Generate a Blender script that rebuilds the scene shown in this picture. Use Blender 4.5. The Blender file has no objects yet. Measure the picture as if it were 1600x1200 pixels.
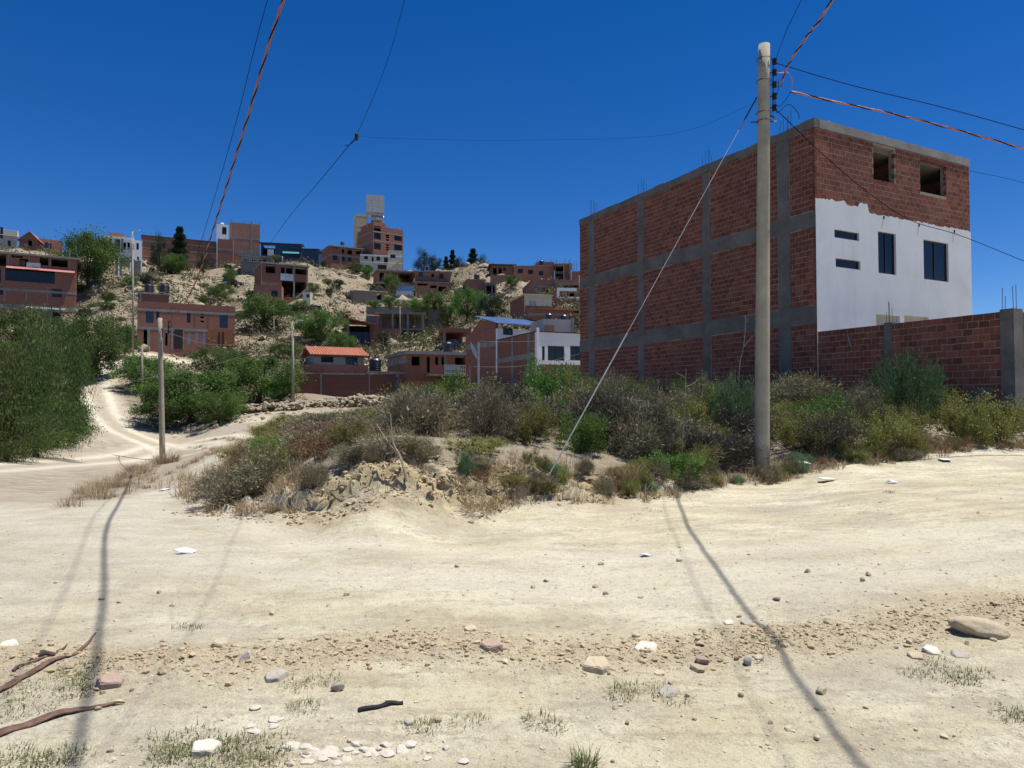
import bpy, bmesh, math, random
import numpy as np
from mathutils import Vector, Matrix

# ------------------------------------------------------------------ camera, world, sun
SC = bpy.context.scene
COL = SC.collection
F = 1100.0                      # focal length in photo pixels (1600 wide)
PITCH = math.atan(32 / F)
CAMZ = 1.6
cam_d = bpy.data.cameras.new('camera')
cam_d.sensor_width = 36.0
cam_d.lens = 36.0 * F / 1600.0
cam_d.clip_start = 0.1
cam_d.clip_end = 3000
cam = bpy.data.objects.new('camera', cam_d)
COL.objects.link(cam)
cam.location = (0, 0, CAMZ)
cam.rotation_euler = (math.pi / 2 + PITCH, 0, 0)
SC.camera = cam

SUN = Vector((1.86, 0.42, 6.5)).normalized()
W = bpy.data.worlds.new('World')
SC.world = W
W.use_nodes = True
wn = W.node_tree.nodes
sky = wn.new('ShaderNodeTexSky')
sky.sky_type = 'NISHITA'
sky.sun_disc = False
sky.sun_elevation = math.asin(SUN.z)
sky.sun_rotation = math.atan2(SUN.x, SUN.y)
sky.altitude = 2800
sky.air_density = 1.0
sky.dust_density = 0.1
sky.ozone_density = 3.0
wbg = wn['Background']
wbg.inputs['Strength'].default_value = 0.076
hsv = wn.new('ShaderNodeHueSaturation')      # the deep blue of high altitude air, the same over the whole sky
hsv.inputs['Hue'].default_value = 0.511
hsv.inputs['Saturation'].default_value = 1.37
hsv.inputs['Value'].default_value = 1.15
W.node_tree.links.new(sky.outputs[0], hsv.inputs['Color'])
W.node_tree.links.new(hsv.outputs[0], wbg.inputs['Color'])
sun_d = bpy.data.lights.new('sun', 'SUN')
sun_d.energy = 5.0
sun_d.angle = math.radians(0.53)
sun_d.color = (1.0, 0.965, 0.91)
sun_o = bpy.data.objects.new('sun', sun_d)
COL.objects.link(sun_o)
sun_o.location = (20, 5, 60)
sun_o.rotation_euler = SUN.to_track_quat('Z', 'Y').to_euler()
vs = SC.view_settings
vs.view_transform = 'Standard'
vs.look = 'None'
vs.exposure = 0.40
vs.gamma = 1.0
vs.use_curve_mapping = False
SC.cycles.max_bounces = 6
SC.cycles.diffuse_bounces = 3
SC.cycles.transparent_max_bounces = 4

# ------------------------------------------------------------------ helpers
SP, CP = math.sin(PITCH), math.cos(PITCH)
def ray(px, py):
    xc = (px - 800) / F; zc = (600 - py) / F
    return (xc, CP - zc * SP, SP + zc * CP)
def P(px, py, Y):
    d = ray(px, py); t = Y / d[1]
    return Vector((d[0] * t, Y, CAMZ + d[2] * t))

class MB:
    """collects shapes into one mesh"""
    def __init__(s): s.v = []; s.f = []
    def box(s, x0, y0, z0, x1, y1, z1):
        b = len(s.v)
        s.v += [(x0,y0,z0),(x1,y0,z0),(x1,y1,z0),(x0,y1,z0),(x0,y0,z1),(x1,y0,z1),(x1,y1,z1),(x0,y1,z1)]
        s.f += [tuple(b+i for i in q) for q in ((0,3,2,1),(4,5,6,7),(0,1,5,4),(1,2,6,5),(2,3,7,6),(3,0,4,7))]
        return s
    def poly(s, pts, ext):
        """polygon extruded along ext"""
        b = len(s.v); n = len(pts); e = Vector(ext)
        s.v += [tuple(p) for p in pts] + [tuple(Vector(p) + e) for p in pts]
        s.f += [tuple(range(b, b+n)), tuple(range(b+2*n-1, b+n-1, -1))]
        s.f += [(b+i, b+n+i, b+n+(i+1) % n, b+(i+1) % n) for i in range(n)]
        return s
    def tube(s, pts, rad, n=6, caps=True):
        pts = [Vector(p) for p in pts]; b = len(s.v); m = len(pts)
        if not isinstance(rad, (list, tuple)): rad = [rad] * m
        for i, p in enumerate(pts):
            t = (pts[min(i+1, m-1)] - pts[max(i-1, 0)])
            t = t.normalized() if t.length > 1e-9 else Vector((0,0,1))
            a = Vector((0,0,1)) if abs(t.z) < .9 else Vector((1,0,0))
            e1 = t.cross(a).normalized(); e2 = t.cross(e1)
            for k in range(n):
                w = 2*math.pi*k/n
                s.v.append(tuple(p + (e1*math.cos(w) + e2*math.sin(w))*rad[i]))
        for i in range(m-1):
            for k in range(n):
                k2 = (k+1) % n
                s.f.append((b+i*n+k, b+i*n+k2, b+(i+1)*n+k2, b+(i+1)*n+k))
        if caps:
            s.f.append(tuple(b+k for k in range(n-1, -1, -1)))
            s.f.append(tuple(b+(m-1)*n+k for k in range(n)))
        return s
    def lathe(s, prof, n=14, c=(0,0,0)):
        b = len(s.v); m = len(prof)
        for r, z in prof:
            for k in range(n):
                w = 2*math.pi*k/n
                s.v.append((c[0]+r*math.cos(w), c[1]+r*math.sin(w), c[2]+z))
        for i in range(m-1):
            for k in range(n):
                k2 = (k+1) % n
                s.f.append((b+i*n+k, b+i*n+k2, b+(i+1)*n+k2, b+(i+1)*n+k))
        s.f.append(tuple(b+k for k in range(n-1, -1, -1)))
        s.f.append(tuple(b+(m-1)*n+k for k in range(n)))
        return s
    def build(s, name, mat, parent=None, smooth=False, kind=None):
        me = bpy.data.meshes.new(name)
        me.from_pydata(s.v, [], s.f)
        if smooth: me.polygons.foreach_set('use_smooth', [True]*len(me.polygons))
        return link(name, me, mat, parent, kind)

def link(name, me, mat, parent=None, kind=None):
    o = bpy.data.objects.new(name, me)
    if mat is not None and not me.materials:
        me.materials.append(MATS[mat] if isinstance(mat, str) else mat)
    COL.objects.link(o)
    if parent: o.parent = parent
    if kind: o['kind'] = kind
    return o

def fast(name, V, Fc, tint=None, smooth=False):
    """numpy mesh; Fc (n,3) or (n,4)"""
    me = bpy.data.meshes.new(name)
    V = np.asarray(V, np.float32); Fc = np.asarray(Fc, np.int32)
    me.vertices.add(len(V)); me.vertices.foreach_set('co', V.ravel())
    k = Fc.shape[1]; n = len(Fc)
    me.loops.add(n*k); me.loops.foreach_set('vertex_index', Fc.ravel())
    me.polygons.add(n)
    me.polygons.foreach_set('loop_start', np.arange(0, n*k, k, dtype=np.int32))
    me.polygons.foreach_set('loop_total', np.full(n, k, np.int32))
    me.polygons.foreach_set('use_smooth', np.full(n, bool(smooth)))
    if tint is not None:
        a = me.attributes.new('tint', 'FLOAT', 'POINT'); a.data.foreach_set('value', np.asarray(tint, np.float32))
    me.update(calc_edges=True); me.validate()
    return me

def tag(o, label=None, cat=None, group=None, kind=None):
    if label: o['label'] = label
    if cat: o['category'] = cat
    if group: o['group'] = group
    if kind: o['kind'] = kind
    return o
def thing(name, label, cat, loc=(0,0,0), rz=0, group=None):
    o = bpy.data.objects.new(name, None); COL.objects.link(o)
    o.empty_display_size = .2
    o.location = loc; o.rotation_euler = (0, 0, rz)
    return tag(o, label, cat, group, 'thing')
def copy_tree(root, loc, rz=0, sc=(1,1,1), label=None, group=None, cat=None):
    r = root.copy(); COL.objects.link(r)
    r.location = loc; r.rotation_euler = (0, 0, rz); r.scale = sc
    if label: r['label'] = label
    if group: r['group'] = group
    elif 'group' in r: del r['group']
    if cat: r['category'] = cat
    for ch in root.children:
        c = ch.copy(); COL.objects.link(c); c.parent = r
        for g in ch.children:
            d = g.copy(); COL.objects.link(d); d.parent = c
    return r

# ------------------------------------------------------------------ materials
MATS = {}
def nt(name):
    m = bpy.data.materials.new(name); m.use_nodes = True
    MATS[name] = m
    t = m.node_tree
    return m, t, t.nodes, t.links, t.nodes['Principled BSDF']
def rgb(n, c):
    x = n.new('ShaderNodeRGB'); x.outputs[0].default_value = (*c, 1); return x.outputs[0]
def noise(n, l, vec, scale, detail=4, rough=.6):
    x = n.new('ShaderNodeTexNoise'); x.inputs['Scale'].default_value = scale
    x.inputs['Detail'].default_value = detail; x.inputs['Roughness'].default_value = rough
    if vec is not None: l.new(vec, x.inputs['Vector'])
    return x.outputs['Fac']
def ramp(n, l, fac, p0, p1, c0=(0,0,0), c1=(1,1,1)):
    x = n.new('ShaderNodeValToRGB'); x.color_ramp.elements[0].position = p0; x.color_ramp.elements[1].position = p1
    x.color_ramp.elements[0].color = (*c0, 1); x.color_ramp.elements[1].color = (*c1, 1)
    l.new(fac, x.inputs[0]); return x.outputs[0]
def mix(n, l, fac, a, b, mode='MIX'):
    x = n.new('ShaderNodeMix'); x.data_type = 'RGBA'; x.blend_type = mode
    if isinstance(fac, (int, float)): x.inputs[0].default_value = fac
    else: l.new(fac, x.inputs[0])
    for s, i in ((a, 6), (b, 7)):
        if isinstance(s, tuple): x.inputs[i].default_value = (*s, 1)
        else: l.new(s, x.inputs[i])
    return x.outputs[2]
def math_(n, l, op, a, b=0.0):
    x = n.new('ShaderNodeMath'); x.operation = op
    for s, i in ((a, 0), (b, 1)):
        if isinstance(s, (int, float)): x.inputs[i].default_value = s
        else: l.new(s, x.inputs[i])
    return x.outputs[0]
def bump(n, l, h, strength, dist, bs):
    x = n.new('ShaderNodeBump'); x.inputs['Strength'].default_value = strength; x.inputs['Distance'].default_value = dist
    l.new(h, x.inputs['Height']); l.new(x.outputs[0], bs.inputs['Normal'])
def coord(n, which='Object'):
    return n.new('ShaderNodeTexCoord').outputs[which]
def attr(n, name):
    x = n.new('ShaderNodeAttribute'); x.attribute_name = name; return x.outputs['Fac']

def simple(name, c0, c1=None, scale=3, rough=.85, bmp=0, bdist=.01, metal=0, spec=.3, fine=None, orand=0, lo=.35, hi=.65):
    m, t, n, l, b = nt(name)
    v = coord(n)
    c1 = c1 or tuple(x*.8 for x in c0)
    fac = ramp(n, l, noise(n, l, v, scale, 6), lo, hi)
    c = mix(n, l, fac, c0, c1)
    if orand:
        oi = n.new('ShaderNodeObjectInfo').outputs['Random']
        k = math_(n, l, 'ADD', math_(n, l, 'MULTIPLY', oi, orand), 1-orand/2)
        hs = n.new('ShaderNodeHueSaturation'); l.new(k, hs.inputs['Value']); l.new(c, hs.inputs['Color']); c = hs.outputs[0]
    l.new(c, b.inputs['Base Color'])
    b.inputs['Roughness'].default_value = rough; b.inputs['Metallic'].default_value = metal
    b.inputs['Specular IOR Level'].default_value = spec
    if bmp: bump(n, l, noise(n, l, v, fine or scale*8, 5), bmp, bdist, b)
    return m

def brickmat(name, c1, c2, mortar, bw=.25, rh=.165, ms=.014, dirt=.4):
    m, t, n, l, b = nt(name)
    v = coord(n)
    sep = n.new('ShaderNodeSeparateXYZ'); l.new(v, sep.inputs[0])
    com = n.new('ShaderNodeCombineXYZ')
    l.new(math_(n, l, 'ADD', sep.outputs[0], sep.outputs[1]), com.inputs[0]); l.new(sep.outputs[2], com.inputs[1])
    x = n.new('ShaderNodeTexBrick'); l.new(com.outputs[0], x.inputs['Vector'])
    x.inputs['Color1'].default_value = (*c1, 1); x.inputs['Color2'].default_value = (*c2, 1); x.inputs['Mortar'].default_value = (*mortar, 1)
    x.inputs['Scale'].default_value = 1; x.inputs['Brick Width'].default_value = bw; x.inputs['Row Height'].default_value = rh
    x.inputs['Mortar Size'].default_value = ms; x.inputs['Mortar Smooth'].default_value = .1; x.inputs['Bias'].default_value = 0
    big = ramp(n, l, noise(n, l, v, .5, 5), .4, .7)
    c = mix(n, l, math_(n, l, 'MULTIPLY', big, dirt), x.outputs[0], tuple(a*.55+.03 for a in c1))
    oi = n.new('ShaderNodeObjectInfo').outputs['Random']
    hs = n.new('ShaderNodeHueSaturation'); l.new(math_(n, l, 'ADD', math_(n, l, 'MULTIPLY', oi, .3), .85), hs.inputs['Value'])
    l.new(c, hs.inputs['Color']); l.new(hs.outputs[0], b.inputs['Base Color'])
    b.inputs['Roughness'].default_value = .9; b.inputs['Specular IOR Level'].default_value = .15
    bump(n, l, x.outputs['Fac'], -.6, .01, b)

def leafmat(name, c0, c1, trans=.25, orand=.35, rough=.7):
    m, t, n, l, b = nt(name)
    c = mix(n, l, attr(n, 'tint'), c0, c1)
    oi = n.new('ShaderNodeObjectInfo').outputs['Random']
    hs = n.new('ShaderNodeHueSaturation')
    l.new(math_(n, l, 'ADD', math_(n, l, 'MULTIPLY', oi, orand), 1-orand/2), hs.inputs['Value'])
    l.new(math_(n, l, 'ADD', math_(n, l, 'MULTIPLY', oi, .03), .485), hs.inputs['Hue'])
    l.new(c, hs.inputs['Color']); c = hs.outputs[0]
    l.new(c, b.inputs['Base Color']); b.inputs['Roughness'].default_value = rough; b.inputs['Specular IOR Level'].default_value = .2
    tr = n.new('ShaderNodeBsdfTranslucent'); l.new(c, tr.inputs['Color'])
    ms = n.new('ShaderNodeMixShader'); ms.inputs[0].default_value = trans
    l.new(b.outputs[0], ms.inputs[1]); l.new(tr.outputs[0], ms.inputs[2])
    l.new(ms.outputs[0], n['Material Output'].inputs['Surface'])

brickmat('brick', (.33,.125,.085), (.25,.098,.068), (.28,.21,.165))
brickmat('brick_pale', (.36,.165,.115), (.29,.135,.095), (.28,.23,.19))
brickmat('brick_orange', (.36,.13,.075), (.30,.105,.06), (.30,.22,.16))
brickmat('brick_dark', (.23,.088,.062), (.18,.072,.053), (.2,.155,.125))
brickmat('block', (.30,.27,.245), (.25,.225,.2), (.2,.18,.16), .4, .2, .02)
simple('concrete', (.30,.285,.26), (.20,.19,.175), 1.3, .9, .4, .01)
simple('concrete_dark', (.20,.195,.185), (.13,.125,.12), 1.0, .9, .4, .01)
simple('pole_concrete', (.42,.375,.285), (.24,.215,.165), 1.9, .9, .5, .008, fine=30, lo=.3, hi=.75)
simple('white', (.78,.79,.80), (.66,.67,.68), .7, .8, .1, .004, lo=.5, hi=.8)
simple('cream', (.62,.56,.42), (.50,.45,.34), .9, .85)
simple('grey_plaster', (.42,.41,.39), (.34,.33,.31), .9, .85)
simple('glass', (.010,.012,.016), (.018,.021,.027), .4, .06, spec=.4)
simple('blue_glass', (.03,.045,.085), (.05,.075,.14), 1.2, .15, spec=.4)
simple('white_glass', (.36,.40,.46), (.28,.32,.38), 1.0, .2, spec=.5)
simple('dark_frame', (.03,.03,.035), None, 3, .5)
simple('white_frame', (.6,.6,.6), None, 3, .5)
simple('galv', (.50,.52,.54), (.32,.33,.34), 1.2, .45, metal=.6, spec=.5)
simple('rust', (.16,.075,.045), (.09,.05,.035), 5, .85, .3, .003)
simple('steel_dark', (.05,.047,.045), (.09,.06,.045), 8, .6, metal=.4)
simple('roof_pink', (.50,.20,.18), (.40,.15,.13), 1, .7)
simple('roof_tile', (.42,.15,.085), (.30,.10,.06), 3, .8, orand=.15)
simple('roof_blue', (.05,.10,.22), (.07,.14,.28), 1, .5)
simple('tarp_blue', (.02,.035,.075), (.03,.06,.13), 1.2, .6)
simple('tarp_teal', (.03,.25,.27), (.02,.18,.20), 2, .6)
simple('sky_blue_sheet', (.14,.30,.60), (.18,.36,.65), 2, .5)
simple('tank_black', (.012,.015,.03), (.02,.022,.035), 3, .35, spec=.5)
simple('tank_white', (.62,.61,.57), (.50,.49,.45), 2, .6)
simple('tank_beige', (.50,.45,.32), (.42,.37,.26), 2, .7)
simple('wood', (.22,.15,.09), (.13,.09,.06), 6, .9, .3, .004)
simple('wood_grey', (.30,.26,.22), (.2,.17,.14), 8, .9, .3, .004)
simple('wood_orange', (.30,.12,.045), (.24,.09,.035), 2.5, .6)
simple('dark_door', (.045,.03,.025), (.03,.02,.018), 3, .6)
simple('yellow_paint', (.50,.30,.02), (.40,.22,.015), 3, .6)
simple('black_rubber', (.012,.012,.013), (.02,.02,.02), 20, .7)
simple('cable_orange', (.40,.13,.06), (.30,.10,.05), 10, .6)
simple('cable_pink', (.48,.21,.17), (.36,.15,.13), 10, .6)
simple('cable_black', (.012,.012,.014), None, 10, .9, spec=.05)
simple('cable_grey', (.33,.33,.33), (.24,.24,.24), 10, .5)
simple('litter_white', (.66,.66,.63), (.52,.52,.49), 6, .6)
simple('litter_blue', (.62,.72,.82), (.75,.8,.85), 8, .5)
simple('car_white', (.70,.72,.73), None, 1, .3, spec=.5)
simple('car_blue', (.03,.06,.16), None, 1, .3, spec=.5)
simple('bark', (.12,.095,.075), (.07,.055,.045), 8, .95, .5, .01)
simple('twig_pale', (.38,.31,.25), (.28,.23,.18), 12, .9)
simple('rock_tan', (.50,.42,.285), (.38,.31,.215), 9, .95, .6, .008, fine=40, orand=.3)
simple('rock_pink', (.40,.295,.225), (.30,.22,.17), 8, .95, .6, .008, fine=40)
simple('rock_grey', (.42,.38,.31), (.31,.28,.23), 9, .95, .6, .008, fine=40, orand=.2)
simple('rock_white', (.64,.59,.49), (.46,.41,.33), 9, .95, .5, .006, fine=50)
simple('gravel', (.56,.48,.34), (.42,.35,.25), 7, 1.0, .5, .006, fine=60, lo=.3, hi=.7)
simple('clod', (.47,.375,.235), (.36,.285,.18), 4, 1.0, .6, .006, fine=60, lo=.3, hi=.7)
simple('hill_rock', (.38,.315,.22), (.22,.18,.13), .3, .95, .4, .05, fine=3)
simple('bark_strip', (.20,.125,.09), (.10,.065,.05), 22, .95, 1.0, .01, fine=60, spec=.1)
leafmat('leaf_molle', (.042,.078,.02), (.155,.19,.06), .33)
leafmat('leaf_green', (.048,.108,.022), (.155,.245,.06), .36)
leafmat('leaf_dark', (.02,.036,.018), (.045,.065,.035))
leafmat('leaf_bright', (.075,.15,.03), (.15,.24,.06))
leafmat('leaf_olive', (.14,.15,.038), (.29,.275,.09))
leafmat('leaf_oleander', (.04,.10,.035), (.11,.19,.09), rough=.5)
leafmat('leaf_pale', (.085,.17,.07), (.16,.26,.13))
leafmat('twig_grey', (.125,.11,.065), (.33,.285,.18), .08)
leafmat('twig_purple', (.085,.076,.05), (.19,.168,.115), .05)
leafmat('dry_grass', (.27,.205,.115), (.45,.36,.215), .2)
leafmat('green_grass', (.085,.125,.04), (.24,.25,.11), .25)
leafmat('scrub', (.055,.075,.028), (.20,.165,.085), .15)
leafmat('brown_seed', (.17,.10,.055), (.26,.16,.09), .1)
# ------------------------------------------------------------------ buildings
CTRL = []          # terrain control points gathered from buildings
FOOT = []          # footprints (x, y, radius) to keep plants out
def wall_cells(W_, z0, z1, holes):
    us = sorted({0, W_, *[max(0, min(W_, h[0])) for h in holes], *[max(0, min(W_, h[2])) for h in holes]})
    zs = sorted({z0, z1, *[max(z0, min(z1, h[1])) for h in holes], *[max(z0, min(z1, h[3])) for h in holes]})
    out = []
    for a, b in zip(zs, zs[1:]):
        if b-a < 1e-4: continue
        run = None
        for c, d in zip(us, us[1:]):
            cu, cz = (c+d)/2, (a+b)/2
            solid = not any(h[0] < cu < h[2] and h[1] < cz < h[3] for h in holes)
            if solid: run = [run[0] if run else c, d]
            if (not solid or d == us[-1]) and run:
                out.append((run[0], a, run[1], b)); run = None
    return out

class House:
    def __init__(s, name, label, pl, pr, pt, pb, Y, yaw=0, dep=7, wall='brick', cat='house', group=None, base=2.5, ctrl=True, absyaw=False):
        s.O = P(pl, pb, Y); s.yaw = math.radians(yaw) + (0 if absyaw else math.atan2(-((pl+pr)/2-800), F))
        s.u = (math.cos(s.yaw), math.sin(s.yaw)); s.Y = Y
        s.D = dep; s.mat = wall; s.base = base
        s.W = s.upx(pr, (pt+pb)/2); s.H = P(pl, pt, Y).z - s.O.z
        s.t = thing(name, label, cat, s.O, s.yaw, group)
        s.holes = []; s.lholes = []; s.levels = []
        v = (-s.u[1], s.u[0])
        c = (s.O.x+s.u[0]*s.W/2+v[0]*dep/2, s.O.y+s.u[1]*s.W/2+v[1]*dep/2)
        FOOT.append((c[0], c[1], max(s.W, dep)*.55))
        if ctrl:
            for a in (0, s.W):
                CTRL.append((s.O.x+s.u[0]*a-v[0]*1.0, s.O.y+s.u[1]*a-v[1]*1.0, s.O.z))
            CTRL.append((c[0], c[1], s.O.z+.02*dep))
    def upx(s, px, py):
        d = ray(px, py); k = d[0]/d[1]
        return (k*s.O.y - s.O.x)/(s.u[0]-k*s.u[1])
    def uz(s, px, py):
        w = s.upx(px, py); Yp = s.O.y + s.u[1]*w
        return w, P(px, py, Yp).z - s.O.z
    def vz(s, px, py):
        """hit on the left side plane: distance back v and height"""
        d = ray(px, py); k = d[0]/d[1]; v = (-s.u[1], s.u[0])
        t = (k*s.O.y - s.O.x)/(v[0]-k*v[1])
        return t, P(px, py, s.O.y+v[1]*t).z - s.O.z
    def rect(s, x0, y0, x1, y1):
        a = s.uz(x0, y1); b = s.uz(x1, y0)
        return (min(a[0], b[0]), min(a[1], b[1]), max(a[0], b[0]), max(a[1], b[1]))
    def hole(s, *r): s.holes.append(s.rect(*r)); return s
    def win(s, x0, y0, x1, y1, pane='glass', frame='dark_frame', mull=1, deep=.1, name='window'):
        r = s.rect(x0, y0, x1, y1); s.holes.append(r)
        u0, z0, u1, z1 = r; f = min(.06, (u1-u0)*.1)
        m = MB(); g = .004
        m.box(u0+g, deep, z0+g, u0+f, deep+.06, z1-g).box(u1-f, deep, z0+g, u1-g, deep+.06, z1-g)
        m.box(u0+f, deep, z0+g, u1-f, deep+.06, z0+f).box(u0+f, deep, z1-f, u1-f, deep+.06, z1-g)
        for k in range(mull):
            c = u0+(u1-u0)*(k+1)/(mull+1); m.box(c-f*.4, deep+.005, z0+f, c+f*.4, deep+.055, z1-f)
        w = m.build(name, frame, s.t)
        MB().box(u0+f*.8, deep+.025, z0+f*.8, u1-f*.8, deep+.035, z1-f*.8).build('pane', pane, w)
        return s
    def panel(s, x0, y0, x1, y1, mat, name='panel', out=.03, thick=.06):
        u0, z0, u1, z1 = s.rect(x0, y0, x1, y1)
        MB().box(u0, -out, z0, u1, thick-out, z1).build(name, mat, s.t); return s
    def band(s, y0, y1, mat='concrete', out=.025, name='floor_beam', px=None):
        z1 = s.uz(px, y0)[1] if px else P(800, y0, s.Y).z-s.O.z
        z0 = s.uz(px, y1)[1] if px else P(800, y1, s.Y).z-s.O.z
        m = MB().box(-out, -out, z0, s.W+out, 0, z1)
        m.box(-out, .0, z0, 0, s.D, z1).box(s.W, .0, z0, s.W+out, s.D, z1)
        m.build(name, mat, s.t); return s
    def col(s, x0, x1, y0, y1, mat='concrete', out=.032, name='column'):
        u0, z0, u1, z1 = s.rect(x0, y0, x1, y1)
        MB().box(u0, -out, z0, u1, .05, z1).build(name, mat, s.t); return s
    def post(s, px, y0, y1, w=.25, v=0, mat='concrete', name='column'):
        u0, z1 = s.uz(px, y0); z0 = s.uz(px, y1)[1]
        MB().box(u0-w/2, v, z0, u0+w/2, v+w, z1).build(name, mat, s.t); return s
    def floor(s, y, th=.2):
        s.levels.append(P(800, y, s.Y).z-s.O.z); return s
    def slab(s, y, over=.3, th=.2, mat='concrete', name='roof_slab', front=None, u0=None, u1=None):
        z = P(800, y, s.Y).z-s.O.z
        MB().box((-over if u0 is None else u0), -(front if front is not None else over), z-th, (s.W+over if u1 is None else u1), s.D+over, z).build(name, mat, s.t); return s
    def walls(s, t=.22, top=None, roof=True, sides='lrb', roofmat='concrete', rz=.25, smat=None):
        H = s.H if top is None else top
        m = MB()
        for a, z0, b, z1 in wall_cells(s.W, -s.base, H, s.holes): m.box(a, 0, z0, b, t, z1)
        if smat is None:
            q = m
        else: q = MB()
        if 'l' in sides:
            for a, z0, b, z1 in wall_cells(s.D-t, -s.base, H, s.lholes): q.box(0, a+t, z0, t, b+t, z1)
        if 'r' in sides: q.box(s.W-t, t, -s.base, s.W, s.D, H)
        if 'b' in sides: q.box(t, s.D-t, -s.base, s.W-t, s.D, H)
        m.build('wall', s.mat, s.t)
        if smat is not None: q.build('side_wall', smat, s.t)
        for z in s.levels: MB().box(t+.01, t+.01, z-.2, s.W-t-.01, s.D-t-.01, z).build('floor_slab', 'concrete', s.t)
        if roof and smat is None and s.mat.startswith('brick') and s.W > 2.5: s.rebars([.3, s.W*.5, s.W-.4], v=.1, h=.55)
        if roof: MB().box(t+.003, t+.003, H-rz-.2, s.W-t-.003, s.D-t-.003, H-rz).build('roof_slab', roofmat, s.t)
        return s
    def mono(s, zf, zb, mat, over=.3, corr=True, name='roof', u0=None, u1=None, v0=None, v1=None):
        u0 = -over if u0 is None else u0; u1 = s.W+over if u1 is None else u1
        v0 = -over if v0 is None else v0; v1 = s.D+over if v1 is None else v1
        corrugated(name, mat, s.t, (u0, v0, zf), (u1, v0, zf), (u0, v1, zb), corr); return s
    def rebars(s, us, v=.15, h=.7, n=4):
        rr = random.Random(int(s.O.x*100))
        for u in us:
            m = MB()
            for k in range(n):
                x = u+(k % 2)*.16-.08; y = v+(k//2)*.16
                m.tube([(x, y, s.H-.1), (x+rr.uniform(-.05,.05), y, s.H+h*rr.uniform(.7, 1.1))], .012, 4)
            m.build('rebar', 'steel_dark', s.t)
        return s
    def rail(s, x0, y0, x1, y1, mat='white_frame', v=-.1, n=8, name='railing'):
        u0, z0, u1, z1 = s.rect(x0, y0, x1, y1); m = MB()
        for z in (z0, (z0+z1)/2, z1): m.box(u0, v-.03, z-.03, u1, v+.03, z+.03)
        for k in range(n+1):
            u = u0+(u1-u0)*k/n; m.box(u-.02, v-.02, z0+.03, u+.02, v+.02, z1-.03)
        m.build(name, mat, s.t); return s

def corrugated(name, mat, parent, A, B, C_, corr=True, pitch=.18, amp=.025):
    A, B, C_ = Vector(A), Vector(B), Vector(C_)
    e = B-A; L = e.length; nrm = e.cross(C_-A).normalized()
    n = max(2, int(L/pitch)*2) if corr else 2
    n = min(n, 160)
    v, f = [], []
    for k in range(n+1):
        o = nrm*(amp*(1 if k % 2 else -1) if corr else 0)
        for q in (A+e*(k/n)+o, C_+e*(k/n)+o): v.append(tuple(q))
        for q in (A+e*(k/n)+o-nrm*.03, C_+e*(k/n)+o-nrm*.03): v.append(tuple(q))
    for k in range(n):
        a = k*4; b = a+4
        f += [(a, b, b+1, a+1), (a+2, a+3, b+3, b+2), (a, a+2, b+2, b), (a+1, b+1, b+3, a+3)]
    f += [(0, 1, 3, 2), (n*4, n*4+2, n*4+3, n*4+1)]
    m = MB(); m.v = v; m.f = f
    return m.build(name, mat, parent)

def tank(name, label, loc, r, h, mat, cat='water tank', group=None):
    t = thing(name, label, cat, loc, 0, group)
    prof = [(r*.96, 0)]
    for k in range(5): prof += [(r, h*.8*(k+.15)/5), (r, h*.8*(k+.7)/5), (r*.96, h*.8*(k+.85)/5)]
    prof += [(r, h*.8), (r*.75, h*.92), (r*.35, h*.97)]
    MB().lathe(prof, 16).build('barrel', mat, t, smooth=False)
    MB().lathe([(r*.34, h*.96), (r*.34, h*1.03), (r*.2, h*1.05)], 12).build('lid', mat, t)
    return t

# ---- left cluster
h = House('concrete_house', 'grey concrete house with sloping roof at the far left of the skyline', -30, 27, 352, 392, 150, 0, 8, 'grey_plaster')
h.win(0, 355, 5, 372, mull=0).win(12, 376, 17, 384, mull=0).walls(roof=False, top=h.H-.3); h.mono(h.H-1.6, h.H+1.4, 'concrete', .3, False)
m = MB().poly([(h.W-.21, .03, h.H-1.9), (h.W-.01, .03, h.H-1.9), (h.W-.01, .03, h.H-.5), (h.W-.21, .03, h.H-.5)], (0, h.D-.1, 0)).build('gable', 'grey_plaster', h.t)
h = House('gabled_house', 'small gabled brick house with tan roof on the far left skyline', 30, 60, 373, 393, 152, -14, 7, 'brick_dark')
h.hole(44, 376, 50, 384).walls(roof=False)
c = h.W*.55
MB().poly([(0, .01, h.H), (h.W, .01, h.H), (c, .01, h.H+1.6)], (0, h.D-.02, 0)).build('gable', 'wood', h.t)
corrugated('roof', 'roof_pink', h.t, (-.4, -.4, h.H-.35), (-.4, h.D+.4, h.H-.35), (c, -.4, h.H+1.7), False)
corrugated('roof', 'roof_pink', h.t, (h.W+.4, h.D+.4, h.H-.35), (h.W+.4, -.4, h.H-.35), (c, h.D+.4, h.H+1.7), False)
House('brick_house', 'low red brick box house beside the small gabled house', 60, 98, 372, 395, 156, 8, 8, 'brick').col(73, 75, 372, 395).walls().rebars([1, 4])

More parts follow.
